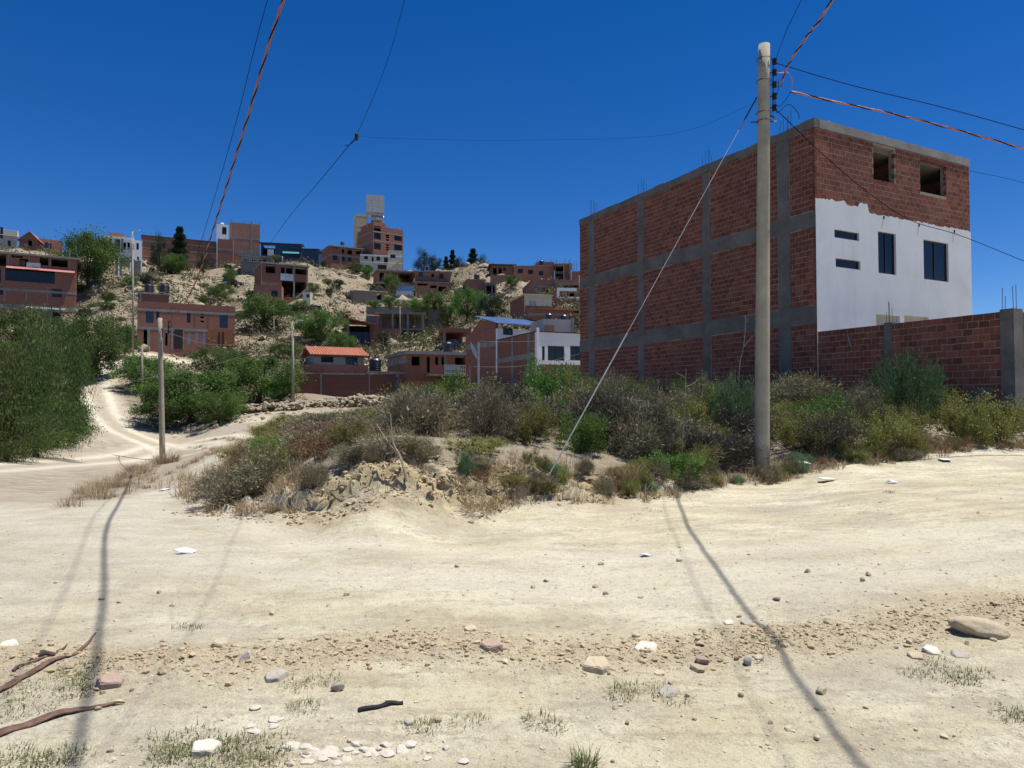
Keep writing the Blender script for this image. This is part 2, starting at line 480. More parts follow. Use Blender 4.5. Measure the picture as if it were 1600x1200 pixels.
h = House('brick_house', 'three level brick house with open roof terrace and pink awning', -60, 119, 387, 488, 108, -5, 9, 'brick')
for r in ((-40, 390, 10, 412), (18, 394, 36, 402), (62, 393, 76, 414), (80, 394, 106, 416), (30, 405, 44, 416)): h.hole(*r)
h.win(8, 420, 86, 438, mull=9).win(-40, 420, 2, 438, mull=4).win(81, 452, 97, 464, mull=2).win(-12, 448, 5, 460, mull=1)
h.floor(418).floor(446).walls()
h.band(445, 449).band(471, 478).slab(388, .5, .25)
for x in (6, 40, 73): h.col(x, x+2.5, 449, 471)
for x in (12, 45, 78, 108): h.col(x, x+2, 389, 416)
u0 = h.uz(10, 420)[0]; u1 = h.uz(117, 420)[0]; z = h.uz(60, 421)[1]
corrugated('awning', 'roof_pink', h.t, (u0, -.9, z-.25), (u1, -.9, z-.25), (u0, -.02, z+.35))
h.panel(42, 413, 64, 418, 'galv', 'sheet', .9, .05)
h.panel(30, 406, 39, 414, 'wood', 'board', -.6, .05)
h = House('tin_shed', 'small shed with pale corrugated metal roof below the terrace house', 46, 96, 482, 497, 100, 0, 3, 'concrete_dark')
h.hole(82, 486, 94, 497).walls(roof=False).mono(h.H+.05, h.H+.7, 'galv', .5).post(81, 484, 498, .12, -.3)

h = House('white_house', 'modern white house on the ridge behind the big leafy tree', 164, 206, 369, 403, 160, -3, 9, 'white')
h.win(170, 373, 175, 377, mull=0).win(180, 374, 188, 389, 'blue_glass', mull=1).win(180, 391, 188, 395).win(170, 389, 174, 393, mull=0).hole(193, 379, 197, 390).hole(199, 379, 203, 390)
h.floor(390).walls().slab(369, .5, .25, 'white').panel(189, 372, 193, 395, 'wood_grey', 'cladding').rail(196, 388, 206, 392, 'white_frame', -.4, 5)
MB().box(.6, 1, h.H, h.W*.7, 4, h.H+1.2).build('roof_room', 'brick_pale', h.t)
MB().box(-5, 2.5, -.5, -.02, 8.5, h.H-.35).build('wing', 'brick_dark', h.t)
h = House('white_house', 'narrow white annex between the modern white house and the long brick wall', 207, 222, 375, 408, 158, 0, 6, 'white')
h.win(213, 380, 217, 390, mull=0).win(214, 401, 217, 406, mull=0).walls()
h = House('perimeter_wall', 'grey green block wall with white posts below the modern white house', 180, 222, 404, 434, 142, 0, .3, 'concrete_dark', 'wall')
h.hole(190, 416, 203, 428).walls(.2, roof=False, sides='').col(184, 187, 403, 434, 'white').col(203, 205, 410, 434, 'white').col(219.5, 222, 402, 434, 'white')
h = House('retaining_wall', 'low grey wall under the big leafy tree on the ridge', 124, 164, 430, 440, 126, 0, .4, 'grey_plaster', 'wall')
h.walls(.3, roof=False, sides='')

h = House('brick_wall', 'long brick building wall with pale concrete courses on the ridge', 221, 346, 367, 416, 163, 1, 8, 'brick')
h.band(375, 376.5, 'concrete', .02, 'course').band(386, 387.5, 'concrete', .02, 'course').band(399, 400.5, 'concrete', .02, 'course').walls().slab(367, .2, .15, 'steel_dark')
for x in (270, 318): h.col(x, x+1.5, 367, 416)
h = House('brick_house', 'tall brick house with white stair tower on the ridge', 358, 406, 347, 420, 168, 0, 9, 'brick_pale')
h.band(370, 372).band(390, 396).col(364, 366, 347, 410).col(391, 394, 347, 410).walls().rebars([.3, 3, 5, 7], h=1)
h = House('stair_tower', 'white stair tower with one dark window beside the tall brick house', 338, 357, 350, 386, 166, 0, 4, 'white', 'tower', ctrl=False, base=5)
h.win(347, 355, 354, 366).walls()
MB().lathe([(.5, 0), (.5, .7), (.3, 1)], 12, (1.2, 1.6, h.H-.25)).build('roof_tank', 'tank_white', h.t)
h = House('brick_annex', 'lower brick annex under the white stair tower', 340, 364, 373, 420, 165.5, -4, 4, 'brick', 'house', ctrl=False)
h.band(388, 390).walls()
h = House('tarp_shed', 'shed with dark blue tarp walls and a turquoise awning on the ridge', 407, 470, 379, 410, 160, -6, 6, 'tarp_blue', 'shed')
h.hole(410, 381, 430, 398).walls(roof=False).mono(h.H, h.H+.8, 'steel_dark', .5)
u0, z = h.uz(442, 395); u1 = h.uz(468, 394)[0]
corrugated('awning', 'tarp_teal', h.t, (u0, -1.2, z-.3), (u1, -1.2, z-.3), (u0, 0, z+.6), False)
h.panel(418, 390, 428, 399, 'litter_white', 'sheet')
h = House('tarp_shed', 'lean to shed of deep blue sheets right of the turquoise awning', 471, 498, 388, 412, 158, -10, 5, 'tarp_blue', 'shed')
h.walls(roof=False).mono(h.H-.2, h.H+.9, 'tarp_blue', .3, False)
h = House('concrete_house', 'unfinished concrete house with shaded terrace below the tall brick house', 376, 422, 400, 428, 150, -5, 7, 'concrete_dark')
h.hole(380, 402, 388, 408).hole(392, 402, 400, 408).hole(404, 402, 416, 410).walls().slab(399, .5, .25).rail(377, 404, 410, 408, 'white_frame', -.5, 10)

h = House('brick_house', 'unfinished three level brick house with open concrete stair', 409, 481, 410, 470, 120, 10, 9, 'brick')
h.hole(415, 413, 430, 426).hole(439, 415, 445, 428).hole(447, 415, 457, 428).hole(440, 441, 478, 463).hole(461, 417, 480, 428).win(427, 455, 434, 463, mull=0)
h.floor(431).walls().slab(409, .25, .25)
h.col(458, 461, 410, 470).col(479, 481.5, 410, 470).col(407.8, 409.5, 410, 450).panel(438, 429, 458, 438, 'galv', 'balcony_panel', .25, .1)
a = h.uz(461, 466); b = h.uz(481, 449)
MB().poly([(a[0], -.9, a[1]-.3), (b[0], -.9, b[1]-.3), (b[0], -.9, b[1]+.1), (a[0], -.9, a[1]+.1)], (0, .8, 0)).build('staircase', 'concrete', h.t)
h = House('brick_annex', 'dark brick side building left of the open stair house', 396, 440, 444, 472, 117, -6, 4, 'brick', 'house', ctrl=False)
h.win(424, 454, 434, 463, mull=1).walls()
h = House('outhouse', 'tiny cream outhouse with one dark opening beside the stair house', 473, 485, 456, 474, 116, -10, 1.5, 'cream', 'outhouse')
h.hole(479, 460, 483, 465).walls(.12, rz=.05)

h = House('brick_house', 'two storey brick house with dark stair bay beside the dirt road', 214, 367, 478, 546, 85, 2, 8, 'brick')
h.win(228, 487, 240, 504, 'blue_glass').win(244, 486, 249, 499, mull=0).win(292, 487, 298, 504, mull=0).win(343, 490, 356, 512, 'blue_glass', mull=2)
for x in (293, 305, 316): h.win(x, 520, x+5, 538, 'white_glass', 'white_frame', 0)
h.hole(224, 515, 230, 544).hole(258, 520, 262, 540)
for y in (489, 494.5, 501): h.hole(313, y, 319, y+2.5)
h.floor(512).walls()
h.band(510, 514).band(481, 485)
h.panel(324, 516, 365, 544, 'wood_orange', 'garage_door', .03)
h.panel(341, 519, 344, 540, 'dark_door', 'slot', .06); h.panel(347, 519, 350, 540, 'dark_door', 'slot', .06)
h.panel(272, 515, 287, 545, 'dark_door', 'gate', .03)
h.col(267, 270, 514, 546).col(285.5, 287.5, 514, 546).col(230, 234, 514, 546)
for x in (268, 304, 325): h.col(x, x+1.2, 474, 511, 'brick')
h.band(470, 480, 'brick', .02, 'parapet')
B11 = h
h = House('brick_block', 'small brick roof block behind the house beside the dirt road', 216, 264, 457, 482, 91, 2, 3, 'brick_dark', 'house', ctrl=False, base=6)
h.walls().col(218, 221, 458, 470).slab(457, .1, .12)
TK = [(233, 444, 456), (257.5, 444, 456)]
for i, (x, y0, y1) in enumerate(TK):
    p = P(x, y1+1.0, 92.5)
    tank('water_tank', ['left of two dark blue water tanks on the small brick roof block', 'right of two dark blue water tanks on the small brick roof block'][i], p, .56, 1.1, 'tank_black', group='dark water tanks')

# ---- tower group
h = House('apartment_block', 'five storey brick block carrying a white cube tank on the skyline', 583, 630, 352, 424, 188, 27, 10, 'brick')
zt = h.H
for y0, y1 in ((365, 373), (380.5, 389)):
    h.win(584.5, y0, 595, y1, mull=1)
    h.win(616, y0+3, 628, y1+2.5, mull=2)
for y in (367, 370, 374, 382, 386, 389.5): h.hole(603, y, 608, y+1.8)
h.hole(584, 354, 595, 360)
h.floor(376).floor(392).floor(408).walls().band(375, 376.5, px=585).band(361, 362.5, px=585)
h.rebars([.5, 3, 7])
u1 = h.uz(603, 350)[0]
MB().box(0, 0, h.H, u1, h.D*.8, h.H+1.1).build('roof_room', 'brick', h.t)
c = h.uz(588, 346); cz = h.H+1.1
tt = thing('cube_tank', 'big white panelled cube tank on a steel frame, highest thing on the skyline', 'water tank', P(573, 346, 190), math.radians(14))
sc_ = 190/F
for x in (.2, 4.4):
    for y in (.2, 4.4): MB().tube([(x, y, -1.5), (x, y, 2.6)], .1, 6).build('leg', 'galv', tt)
MB().box(0, 0, 2.4, 4.6, 4.6, 2.6).build('frame', 'galv', tt)
z0 = 2.62
for i in range(3):
    for j in range(3):
        for fc in range(3):
            a0, a1 = i*1.55+.02, i*1.55+1.5; b0, b1 = z0+j*1.6+.02, z0+j*1.6+1.57
            mm = MB()
            if fc == 0: mm.box(a0, -.03, b0, a1, .05, b1)
            elif fc == 1: mm.box(-.03, a0, b0, .05, a1, b1)
            else: mm.box(4.57, a0, b0, 4.66, a1, b1)
            mm.build('panel', 'tank_white', tt)
MB().box(.04, .04, z0, 4.58, 4.58, z0+4.78).build('shell', 'tank_white', tt)
tt2 = thing('steel_drum', 'shiny steel drum lying under the white cube tank', 'drum', P(579, 347, 191.5), .2)
m = MB().lathe([(.9, 0), (.95, .1), (.95, 3.4), (.9, 3.5)], 18); m.v = [(z+.1, y, x+.95) for x, y, z in m.v]
m.build('barrel', 'galv', tt2, smooth=True)
h = House('beige_tower', 'beige tank tower standing behind the five storey block', 556, 573, 335, 372, 196, 10, 4, 'tank_beige', 'tower', ctrl=False, base=14)
h.walls(.2, rz=.05).band(334, 337, 'cream').band(352, 353, 'cream'); 
h = House('brick_house', 'two storey brick house left of the five storey block', 516, 566, 384, 424, 184, 17, 9, 'brick')
h.hole(520, 384.5, 528, 388).hole(534, 386, 538, 395).hole(543, 387, 550, 397).win(520, 398.5, 527, 406).win(534, 400, 539, 408).win(544, 401, 549, 409).hole(556, 387, 564, 397)
h.floor(397).walls().slab(383, .4, .25).band(396.5, 398.5, px=517).col(531.5, 533.5, 398, 420)
h = House('cream_house', 'cream two storey house with outside stair in front of the brick block', 563, 629, 398, 425, 178, 3, 6, 'cream')
h.win(569, 400, 575, 405).hole(581, 401, 584, 409).win(588, 401, 594, 407).hole(600, 401, 606, 412).win(571, 414, 577, 419).hole(590, 414, 604, 424)
h.walls().band(408, 409.5, 'white').band(397, 399, 'white')
MB().box(h.W*.66, .3, h.H, h.W, 4, h.H+1.6).build('roof_room', 'cream', h.t)
h.panel(610, 398, 618, 403, 'glass', 'window_panel')
a = h.uz(606, 424); b = h.uz(622, 410)
MB().poly([(a[0], -1, a[1]), (b[0], -1, b[1]-.2), (b[0], -1, b[1]+.2), (a[0], -1, a[1]+.5)], (0, .9, 0)).build('staircase', 'cream', h.t)
h = House('brick_house', 'long two storey brick house with dark open terraces on the slope', 591, 647, 421, 457, 160, 10, 8, 'brick_pale')
h.hole(593, 426, 600, 438).hole(622, 427, 645, 440).hole(604, 426, 620, 438).hole(594, 443, 606, 450)
h.floor(441).walls().slab(421, .5, .3).slab(441, .5, .3, name='floor_slab')
h = House('brick_house', 'brick house with two blue windows adjoining the dark open terraces', 648, 704, 424, 462, 160, 2, 8, 'brick_pale')
h.win(654, 425, 661, 432, 'blue_glass').win(686, 428, 693, 435).hole(674, 427, 678, 433).hole(652, 443, 668, 446).hole(672, 446, 682, 450).hole(685, 448, 697, 455)
h.floor(441).walls().slab(423, .4, .25).slab(440, .5, .25, name='floor_slab').rail(650, 433, 700, 439, 'dark_frame', -.45, 16)
h = House('tin_shack', 'long shack with rusted tin roof and grey block wall on the slope', 553, 601, 453, 470, 140, 12, 5, 'wood_grey', 'shack')
h.hole(589, 459, 596, 468).walls(roof=False).mono(h.H-.1, h.H+.9, 'galv', .5)
h = House('tin_shack', 'small shack with a sky blue front sheet under the brick terraces', 620, 646, 446, 462, 148, 0, 4, 'sky_blue_sheet', 'shack')
h.walls(roof=False).mono(h.H, h.H+.5, 'galv', .3); h.panel(619, 455, 646, 461, 'litter_white', 'base_panel', .05)
h = House('tin_shack', 'low dark shack of grey sheets below the open stair house', 432, 496, 474, 492, 112, -3, 4, 'wood_grey', 'shack')
h.hole(438, 479, 470, 490).walls(roof=False).mono(h.H-.2, h.H+.5, 'galv', .6); 
for x in (440, 452, 468, 484, 495): h.post(x, 480, 494, .12, -.5, 'wood')
h = House('block_wall', 'long grey concrete block retaining wall with plants on top', 572, 706, 480, 520, 112, -5, .6, 'block', 'wall')
h.walls(.5, roof=False, sides='').band(479, 481, 'concrete', .04, 'coping')
h = House('unfinished_building', 'unfinished concrete frame propped with poles before the block wall', 588, 662, 490, 540, 105, -4, 6, 'concrete', 'building')
u = [0, h.W*.32, h.W*.64, h.W-.3]
zz = [h.H, h.uz(620, 513)[1]]
for a in u:
    for v in (0, 5.6): MB().box(a, v, -1.5, a+.3, v+.3, h.H).build('column', 'concrete', h.t)
MB().box(-.2, -.2, h.H, h.W+.2, 6.2, h.H+.22).build('roof_slab', 'concrete', h.t)
MB().box(h.W*.3, -.05, zz[1]-.2, h.W, 6, zz[1]).build('floor_slab', 'concrete', h.t)
rr = random.Random(5)
for k in range(16):
    x = rr.uniform(.4, h.W-.4); y = rr.uniform(.2, 5); z = zz[1] if x > h.W*.3 else -.5
    MB().tube([(x, y, z), (x+rr.uniform(-.3,.3), y, h.H)], .05, 5).build('prop', 'wood_grey', h.t)
MB().box(.01, -.1, -1.5, h.W*.55, -.02, h.uz(600, 513)[1]).build('wall', 'brick_pale', h.t)
MB().box(.01, 5.95, -1.5, h.W, 6.15, h.H-.01).build('rear_wall', 'block', h.t)
h = House('red_roof_shed', 'open shed with sloping red roof above the tiled house', 541, 592, 503, 545, 100, 6, 5, 'brick_dark', 'shed')
h.hole(546, 508, 578, 542).walls(roof=False); h.panel(546, 519, 578, 541, 'tarp_blue', 'sheet', -.3, .05)
corrugated('roof', 'roof_pink', h.t, (-.8, -.8, h.H+.6), (-.8, 5.4, h.H+.9), (h.W*.9, -.8, h.H-.3), True)
corrugated('roof', 'roof_pink', h.t, (0.3, 2, h.H+1.4), (h.W+.5, 2, h.H+1.3), (.3, 5.5, h.H+1.9), True)
h.post(543, 500, 545, .3, -.6)
# ---- tiled house with its walled yard
h = House('tiled_house', 'low grey house with bright red tiled roof', 491, 569, 553, 584, 76, 11, 6.5, 'grey_plaster')
h.win(502, 555, 521, 566, mull=2).win(540, 555, 559, 572, 'blue_glass', mull=2)
h.walls(roof=False)
ridge = h.uz(480, 541)[1]
MB().poly([(0.01, .1, h.H), (0.01, h.D, h.H), (0.01, h.D*.5, ridge)], (.2, 0, 0)).build('gable', 'brick_dark', h.t)
MB().poly([(h.W-.21, .1, h.H), (h.W-.21, h.D, h.H), (h.W-.21, h.D*.5, ridge)], (.2, 0, 0)).build('gable', 'brick_dark', h.t)
n_ = 22; w_ = (h.W+1.0)/n_
for k in range(n_):          # tile rows, one barrel row each
    x = -.5+w_*(k+.5); m = MB()
    for s_ in (0, 1):
        y0, y1 = (-.55, h.D*.5) if s_ == 0 else (h.D+.55, h.D*.5)
        ring = []
        for (y, z) in ((y0, h.H-.15), (y1, ridge+.12)):
            for q in range(6):
                w = math.pi*q/5; ring.append((x-math.cos(w)*w_*.52, y, z+math.sin(w)*.12))
        b = len(m.v); m.v += ring; m.f += [(b+q, b+q+1, b+7+q, b+6+q) for q in range(5)]
    m.build('tile_row', 'roof_tile', h.t)
MB().tube([(-.5, h.D*.5, ridge+.14), (h.W+.5, h.D*.5, ridge+.14)], .14, 8).build('ridge_tile', 'roof_tile', h.t)
MB().box(-.5, -.5, h.H-.3, h.W+.5, -.44, h.H-.16).build('fascia', 'wood', h.t)
h = House('yard_wall', 'long brown yard wall with concrete posts before the tiled house', 440, 622, 583, 622, 66, 2, .3, 'brick_dark', 'wall')
h.walls(.25, roof=False, sides='').col(500, 503, 583, 622).col(576, 578, 584, 622).col(619, 624, 580, 622).panel(474, 570, 576, 582, 'brick', 'upper_wall', -.5, .2)
h.panel(505, 583, 570, 585, 'concrete', 'coping', .1, .4).panel(573, 581, 657, 584, 'concrete', 'coping', .12, .4)
h = House('yard_gate', 'bright yellow metal gate in the brown yard wall', 624, 646, 599, 622, 65.5, 2, .1, 'yellow_paint', 'gate')
for k in range(7): MB().box(h.W*k/7+.01, -.03, 0, h.W*(k+1)/7-.01, .03, h.H).build('gate_panel', 'yellow_paint', h.t)
MB().box(0, .035, .1, h.W, .07, h.H-.1).build('gate_frame', 'yellow_paint', h.t)
h = House('brick_wall', 'short orange brick wall right of the yellow gate', 647, 676, 595, 622, 65, 2, .3, 'brick_orange', 'wall')
h.walls(.2, roof=False, sides='')
h = House('brick_house', 'low brick house with grey roof edge and three dark windows', 637, 730, 549, 606, 68, 18, 8, 'brick_orange')
h.hole(643, 556, 656, 571).hole(667, 557, 672, 582).hole(680, 557, 685, 570).hole(690, 556, 694, 570).hole(711, 555, 727, 570)
h.lholes = []
h.walls().slab(548, .3, .3).col(694, 698, 552, 600).col(637, 638.5, 552, 600, 'brick_orange')
a = h.uz(688, 583); 
h.rail(689, 572, 724, 584, 'white_frame', -1.1, 12, 'balcony_rail').panel(690, 573, 714, 583, 'galv', 'balcony_panel', 1.05, .04)
MB().box(h.uz(665, 570)[0], -1.2, h.uz(690, 585)[1]-.2, h.W, -.01, h.uz(690, 585)[1]).build('balcony_slab', 'concrete', h.t)
MB().box(-.03, .3, h.H-1.1, -.0, h.D, h.H-.32).build('side_beam', 'concrete', h.t)
p = P(586, 580, 70)
tank('water_tank', 'black water tank standing behind the brown yard wall', p, .6, 1.35, 'tank_black')
h = House('earth_shelter', 'open shelter with earth roof and blue car inside', 694, 731, 514, 548, 84, 4, 5, 'brick_orange', 'shed')
h.hole(697, 520, 729, 546).walls(.25, roof=False, sides='lb').slab(513, .4, .5, 'brick_orange').col(692, 696, 513, 548)
# ---- white house group beside the tall building
h = House('brick_house', 'brick house with plain gable end behind the white fronted house', 777, 850, 513, 600, 56, 34, 9, 'white')
D_ = h.vz(728, 530)[0]; h.D = max(4, min(14, D_))
h.win(786, 513, 802, 523, mull=1)
h.walls(roof=False, smat='brick')
MB().poly([(0.005, .22, h.H), (0.005, h.D, h.H-.6), (0.005, h.D*.55, h.H+.9), (0.005, .22, h.H+.55)], (.2, 0, 0)).build('gable', 'brick', h.t)
MB().box(-.03, .22, h.H-1.4, -.003, h.D, h.H-1.0).build('side_beam', 'concrete', h.t)
corrugated('roof', 'roof_blue', h.t, (-.3, -.7, h.H+.35), (h.W+.3, -.7, h.H+.35), (-.3, h.D*.6, h.H+1.3), True)
for k in range(4): MB().box(h.W*(.1+k*.24), -.5, h.H+.05, h.W*(.1+k*.24)+.12, -.01, h.H+.2).build('rafter', 'wood', h.t)
h = House('white_house', 'white fronted house with large dark windows beside the tall brick building', 838, 915, 518, 600, 45, 27, 8, 'white')
D_ = h.vz(777, 560)[0]; h.D = max(4, min(12, D_))
h.win(847, 541, 851.5, 563, mull=0).win(856, 541, 882, 563, mull=1).win(891, 541, 915, 563, mull=1)
h.walls(smat='brick', rz=.05, roofmat='dark_frame').panel(838, 512, 842, 571, 'white', 'pilaster', .06).panel(838, 571, 915, 602, 'brick_dark', 'lower_wall', .05)
h.band(517, 518.5, 'dark_frame', .05, 'roof_edge')
for a, b in ((1.0, 1.35), (h.D*.55, h.D*.55+.3)): MB().box(-.035, a, -2, -.003, b, h.H).build('side_column', 'concrete', h.t)
MB().box(-.03, .22, h.H*.5, -.002, h.D, h.H*.5+.35).build('side_beam', 'concrete', h.t)
B23 = h
h = House('roof_room', 'pale grey room on the roof of the white fronted house', 849, 897, 498, 520, 51, 20, 3, 'grey_plaster', 'house', ctrl=False, base=1.2)
h.walls(rz=.02).col(893, 897, 497, 520, 'concrete').panel(851, 508, 866, 519, 'brick_pale', 'board', .03)
for i, x in enumerate((858, 881)):
    p = P(x, 497.5, 52.6+i*.7)
    tank('water_tank', ['left of two black tanks on the pale roof room', 'right of two black tanks on the pale roof room'][i], (p.x, p.y, h.O.z+h.H-.02), .3, .62, 'tank_black', group='black roof tanks')
h = House('brick_house', 'brick house with cream upper storey and dark window', 820, 862, 460, 502, 82, 18, 7, 'cream')
D_ = h.vz(797, 480)[0]; h.D = max(4, min(10, D_))
h.win(826, 470, 838, 478, 'white_glass', 'white_frame').walls(smat='brick').slab(459, .15, .15, 'cream').panel(820, 479, 862, 503, 'brick_orange', 'lower_wall', .02)
h = House('brick_house', 'orange brick house with pink sheet roof left of the tall building', 826, 915, 482, 512, 72, 8, 6, 'brick_orange')
h.win(897, 484, 906, 489, 'blue_glass').walls(roof=False).band(489, 493)
corrugated('roof', 'roof_pink', h.t, (h.uz(830, 480)[0], -.6, h.H-.05), (h.W+.5, -.6, h.H-.25), (h.uz(830, 480)[0], 5, h.H+.5))
h = House('white_house', 'small white house with porch above the pink sheet roof', 868, 915, 452, 480, 95, 10, 6, 'brick')
h.panel(870, 451, 900, 455, 'white', 'fascia', .5, .6).panel(870, 455, 874, 465, 'white', 'pilaster', .05).win(879, 456, 887, 464, 'white_glass').hole(890, 456, 897, 466).walls().panel(872, 464, 906, 466, 'white', 'sill', .06)
h = House('brick_house', 'brick house with rough parapet below the skyline houses', 832, 875, 436, 462, 118, 12, 7, 'brick_pale')
h.D = max(4, min(10, h.vz(808, 445)[0]))
h.win(835, 449, 840, 456, 'white_glass').hole(848, 450, 856, 457).walls(smat='brick').band(446, 448)
h = House('unfinished_house', 'unfinished brick house with open bays next to the rough parapet house', 873, 915, 438, 466, 116, 0, 6, 'brick')
h.hole(875, 446, 888, 455).hole(890, 446, 908, 455).walls().slab(444, .4, .2, name='floor_slab').rebars([.4, 2.5, 4], h=.9)
h = House('brick_house', 'wide brick house with three dark windows on the right skyline', 803, 866, 415, 440, 140, 4, 8, 'brick')
h.win(809, 420, 817, 427).win(825, 421.5, 833, 428).win(842, 423.5, 849, 430).walls().slab(415, .2, .15)
h = House('brick_house', 'taller brick block at the right end of the skyline', 838, 866, 409, 422, 147, 6, 7, 'brick', ctrl=False, base=4)
h.walls().rebars([1, 3], h=1)
h = House('unfinished_house', 'open concrete frame house with rods at the right end of the skyline', 867, 892, 412, 438, 139, 0, 6, 'brick_dark')
h.hole(867.5, 413, 880, 424).hole(867.5, 426, 880, 437).floor(425).walls().col(880, 882, 411, 438).col(889.5, 892, 411, 438).slab(412, .3, .2).rebars([.3, 2, 3], h=1.2)
h = House('brick_house', 'plain brick house partly behind the tall building on the skyline', 893, 925, 424, 446, 136, 0, 6, 'brick')
h.walls().rebars([.5, 1], h=2)
h = House('brick_house', 'small brick house with dark porch left of the right skyline houses', 768, 803, 414, 430, 140, 6, 6, 'brick_dark')
h.hole(770, 417, 776, 428).hole(779, 416, 784, 428).win(786, 418, 791, 423).walls().slab(413, .5, .2, 'steel_dark')
h = House('yard_wall', 'pale brick yard wall under the small dark porch house', 766, 806, 430, 446, 132, 3, .3, 'brick_pale', 'wall')
h.walls(.25, roof=False, sides='').col(766, 768, 429, 446)
h = House('brick_house', 'two part brick house with dark open ground floor on the slope', 731, 758, 437, 462, 120, 8, 6, 'brick')
h.D = max(4, min(9, h.vz(719, 445)[0]))
h.walls().col(730.5, 732, 437, 455).slab(436, .2, .15).slab(459, .3, .25, name='floor_slab')
h = House('unfinished_house', 'open concrete bay attached to the two part brick house', 758, 776, 441, 470, 119, 4, 5, 'concrete_dark')
h.hole(759, 445, 768, 460).hole(770, 446, 773, 462).walls().col(773, 775.5, 442, 470)

m_, t_, n, l, b = nt('brick_unit')
v = n.new('ShaderNodeNewGeometry').outputs['Position']
c = mix(n, l, attr(n, 'tint'), (.155,.05,.034), (.31,.108,.07))
oi = n.new('ShaderNodeObjectInfo').outputs['Random']
hs = n.new('ShaderNodeHueSaturation'); l.new(math_(n, l, 'ADD', math_(n, l, 'MULTIPLY', oi, .35), .8), hs.inputs['Value']); l.new(c, hs.inputs['Color'])
sm = ramp(n, l, noise(n, l, v, 2.2, 8, .75), .53, .72)
sm2 = ramp(n, l, noise(n, l, v, 9, 6, .7), .52, .70)
c = mix(n, l, math_(n, l, 'MULTIPLY', math_(n, l, 'ADD', math_(n, l, 'MULTIPLY', sm, .5), math_(n, l, 'MULTIPLY', sm2, .4)), 1.0), hs.outputs[0], (.24,.19,.16))
c = mix(n, l, math_(n, l, 'MULTIPLY', ramp(n, l, noise(n, l, v, .42, 5, .65), .42, .62), .6), c, (.14,.053,.040))
l.new(c, b.inputs['Base Color']); b.inputs['Roughness'].default_value = .92; b.inputs['Specular IOR Level'].default_value = .15
bump(n, l, noise(n, l, v, 60, 4), .15, .002, b)
simple('mortar', (.38,.31,.25), (.23,.19,.155), 3, .95, .3, .004, fine=45)
m_, t_, n, l, b = nt('plaster')
v = coord(n)
mp = n.new('ShaderNodeMapping'); l.new(v, mp.inputs[0]); mp.inputs['Scale'].default_value = (5, 5, .35)
c = mix(n, l, ramp(n, l, noise(n, l, v, .8, 6), .45, .75), (.72,.735,.755), (.61,.625,.645))
c = mix(n, l, math_(n, l, 'MULTIPLY', ramp(n, l, noise(n, l, mp.outputs[0], 1.0, 6, .7), .56, .74), .35), c, (.40,.39,.38))
c = mix(n, l, math_(n, l, 'MULTIPLY', ramp(n, l, noise(n, l, v, 7, 6, .7), .62, .72), .3), c, (.42,.41,.40))
l.new(c, b.inputs['Base Color']); b.inputs['Roughness'].default_value = .85; b.inputs['Specular IOR Level'].default_value = .2
bump(n, l, noise(n, l, v, 5, 6, .7), .25, .012, b)
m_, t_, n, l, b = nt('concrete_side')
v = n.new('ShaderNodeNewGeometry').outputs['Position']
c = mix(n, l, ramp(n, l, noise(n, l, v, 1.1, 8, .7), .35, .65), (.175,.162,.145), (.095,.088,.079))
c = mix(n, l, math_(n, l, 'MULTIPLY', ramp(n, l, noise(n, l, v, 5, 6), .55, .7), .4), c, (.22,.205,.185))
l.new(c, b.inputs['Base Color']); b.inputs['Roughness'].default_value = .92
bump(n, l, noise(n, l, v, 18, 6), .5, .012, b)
# ------------------------------------------------------------------ the tall brick building
BO = P(1278, 500, 20.8); BASE = 1.25
BO = Vector((BO.x, BO.y, BASE))
YAW = math.radians(27.0)
h = House('tall_brick_building', 'three storey brick building with white plastered front on the right', 1278, 1517, 180, 180+(10.15-BASE)*F/20.8, 20.8, 27, 13.0, 'white', 'building', ctrl=False, absyaw=True)
h.O.z = BASE; h.t.location.z = BASE
h.H = 10.15-BASE
BW = h.W; BD = h.vz(906, 400)[0]; BH = h.H
TB = h
core = .07            # core is set back behind the brick faces
def rect2(x0, y0, x1, y1):
    a = h.uz(x0, y0); b = h.uz(x1, y1); return (a[0], b[1], b[0], a[1])
fh = [rect2(1364, 226, 1398, 290), rect2(1437, 248, 1479, 308)]
wh = [rect2(1303, 358, 1342, 377), rect2(1305, 403, 1344, 422), rect2(1371, 361, 1400, 430), rect2(1442, 374, 1482, 441)]
gh = [h.rect(1369, 494, 1405, 545), h.rect(1413, 496, 1450, 545)]
zt_l = 7.62-BASE
# mortar core of the upper front, with its two openings
m = MB()
for a, z0, b, z1 in wall_cells(BW-.08, zt_l-.35, BH-.28, [(r[0]-.08, r[1], r[2]-.08, r[3]) for r in fh]): m.box(a+.08, .0008, z0, b+.08, .2, z1)
m.build('mortar_core', 'mortar', h.t)
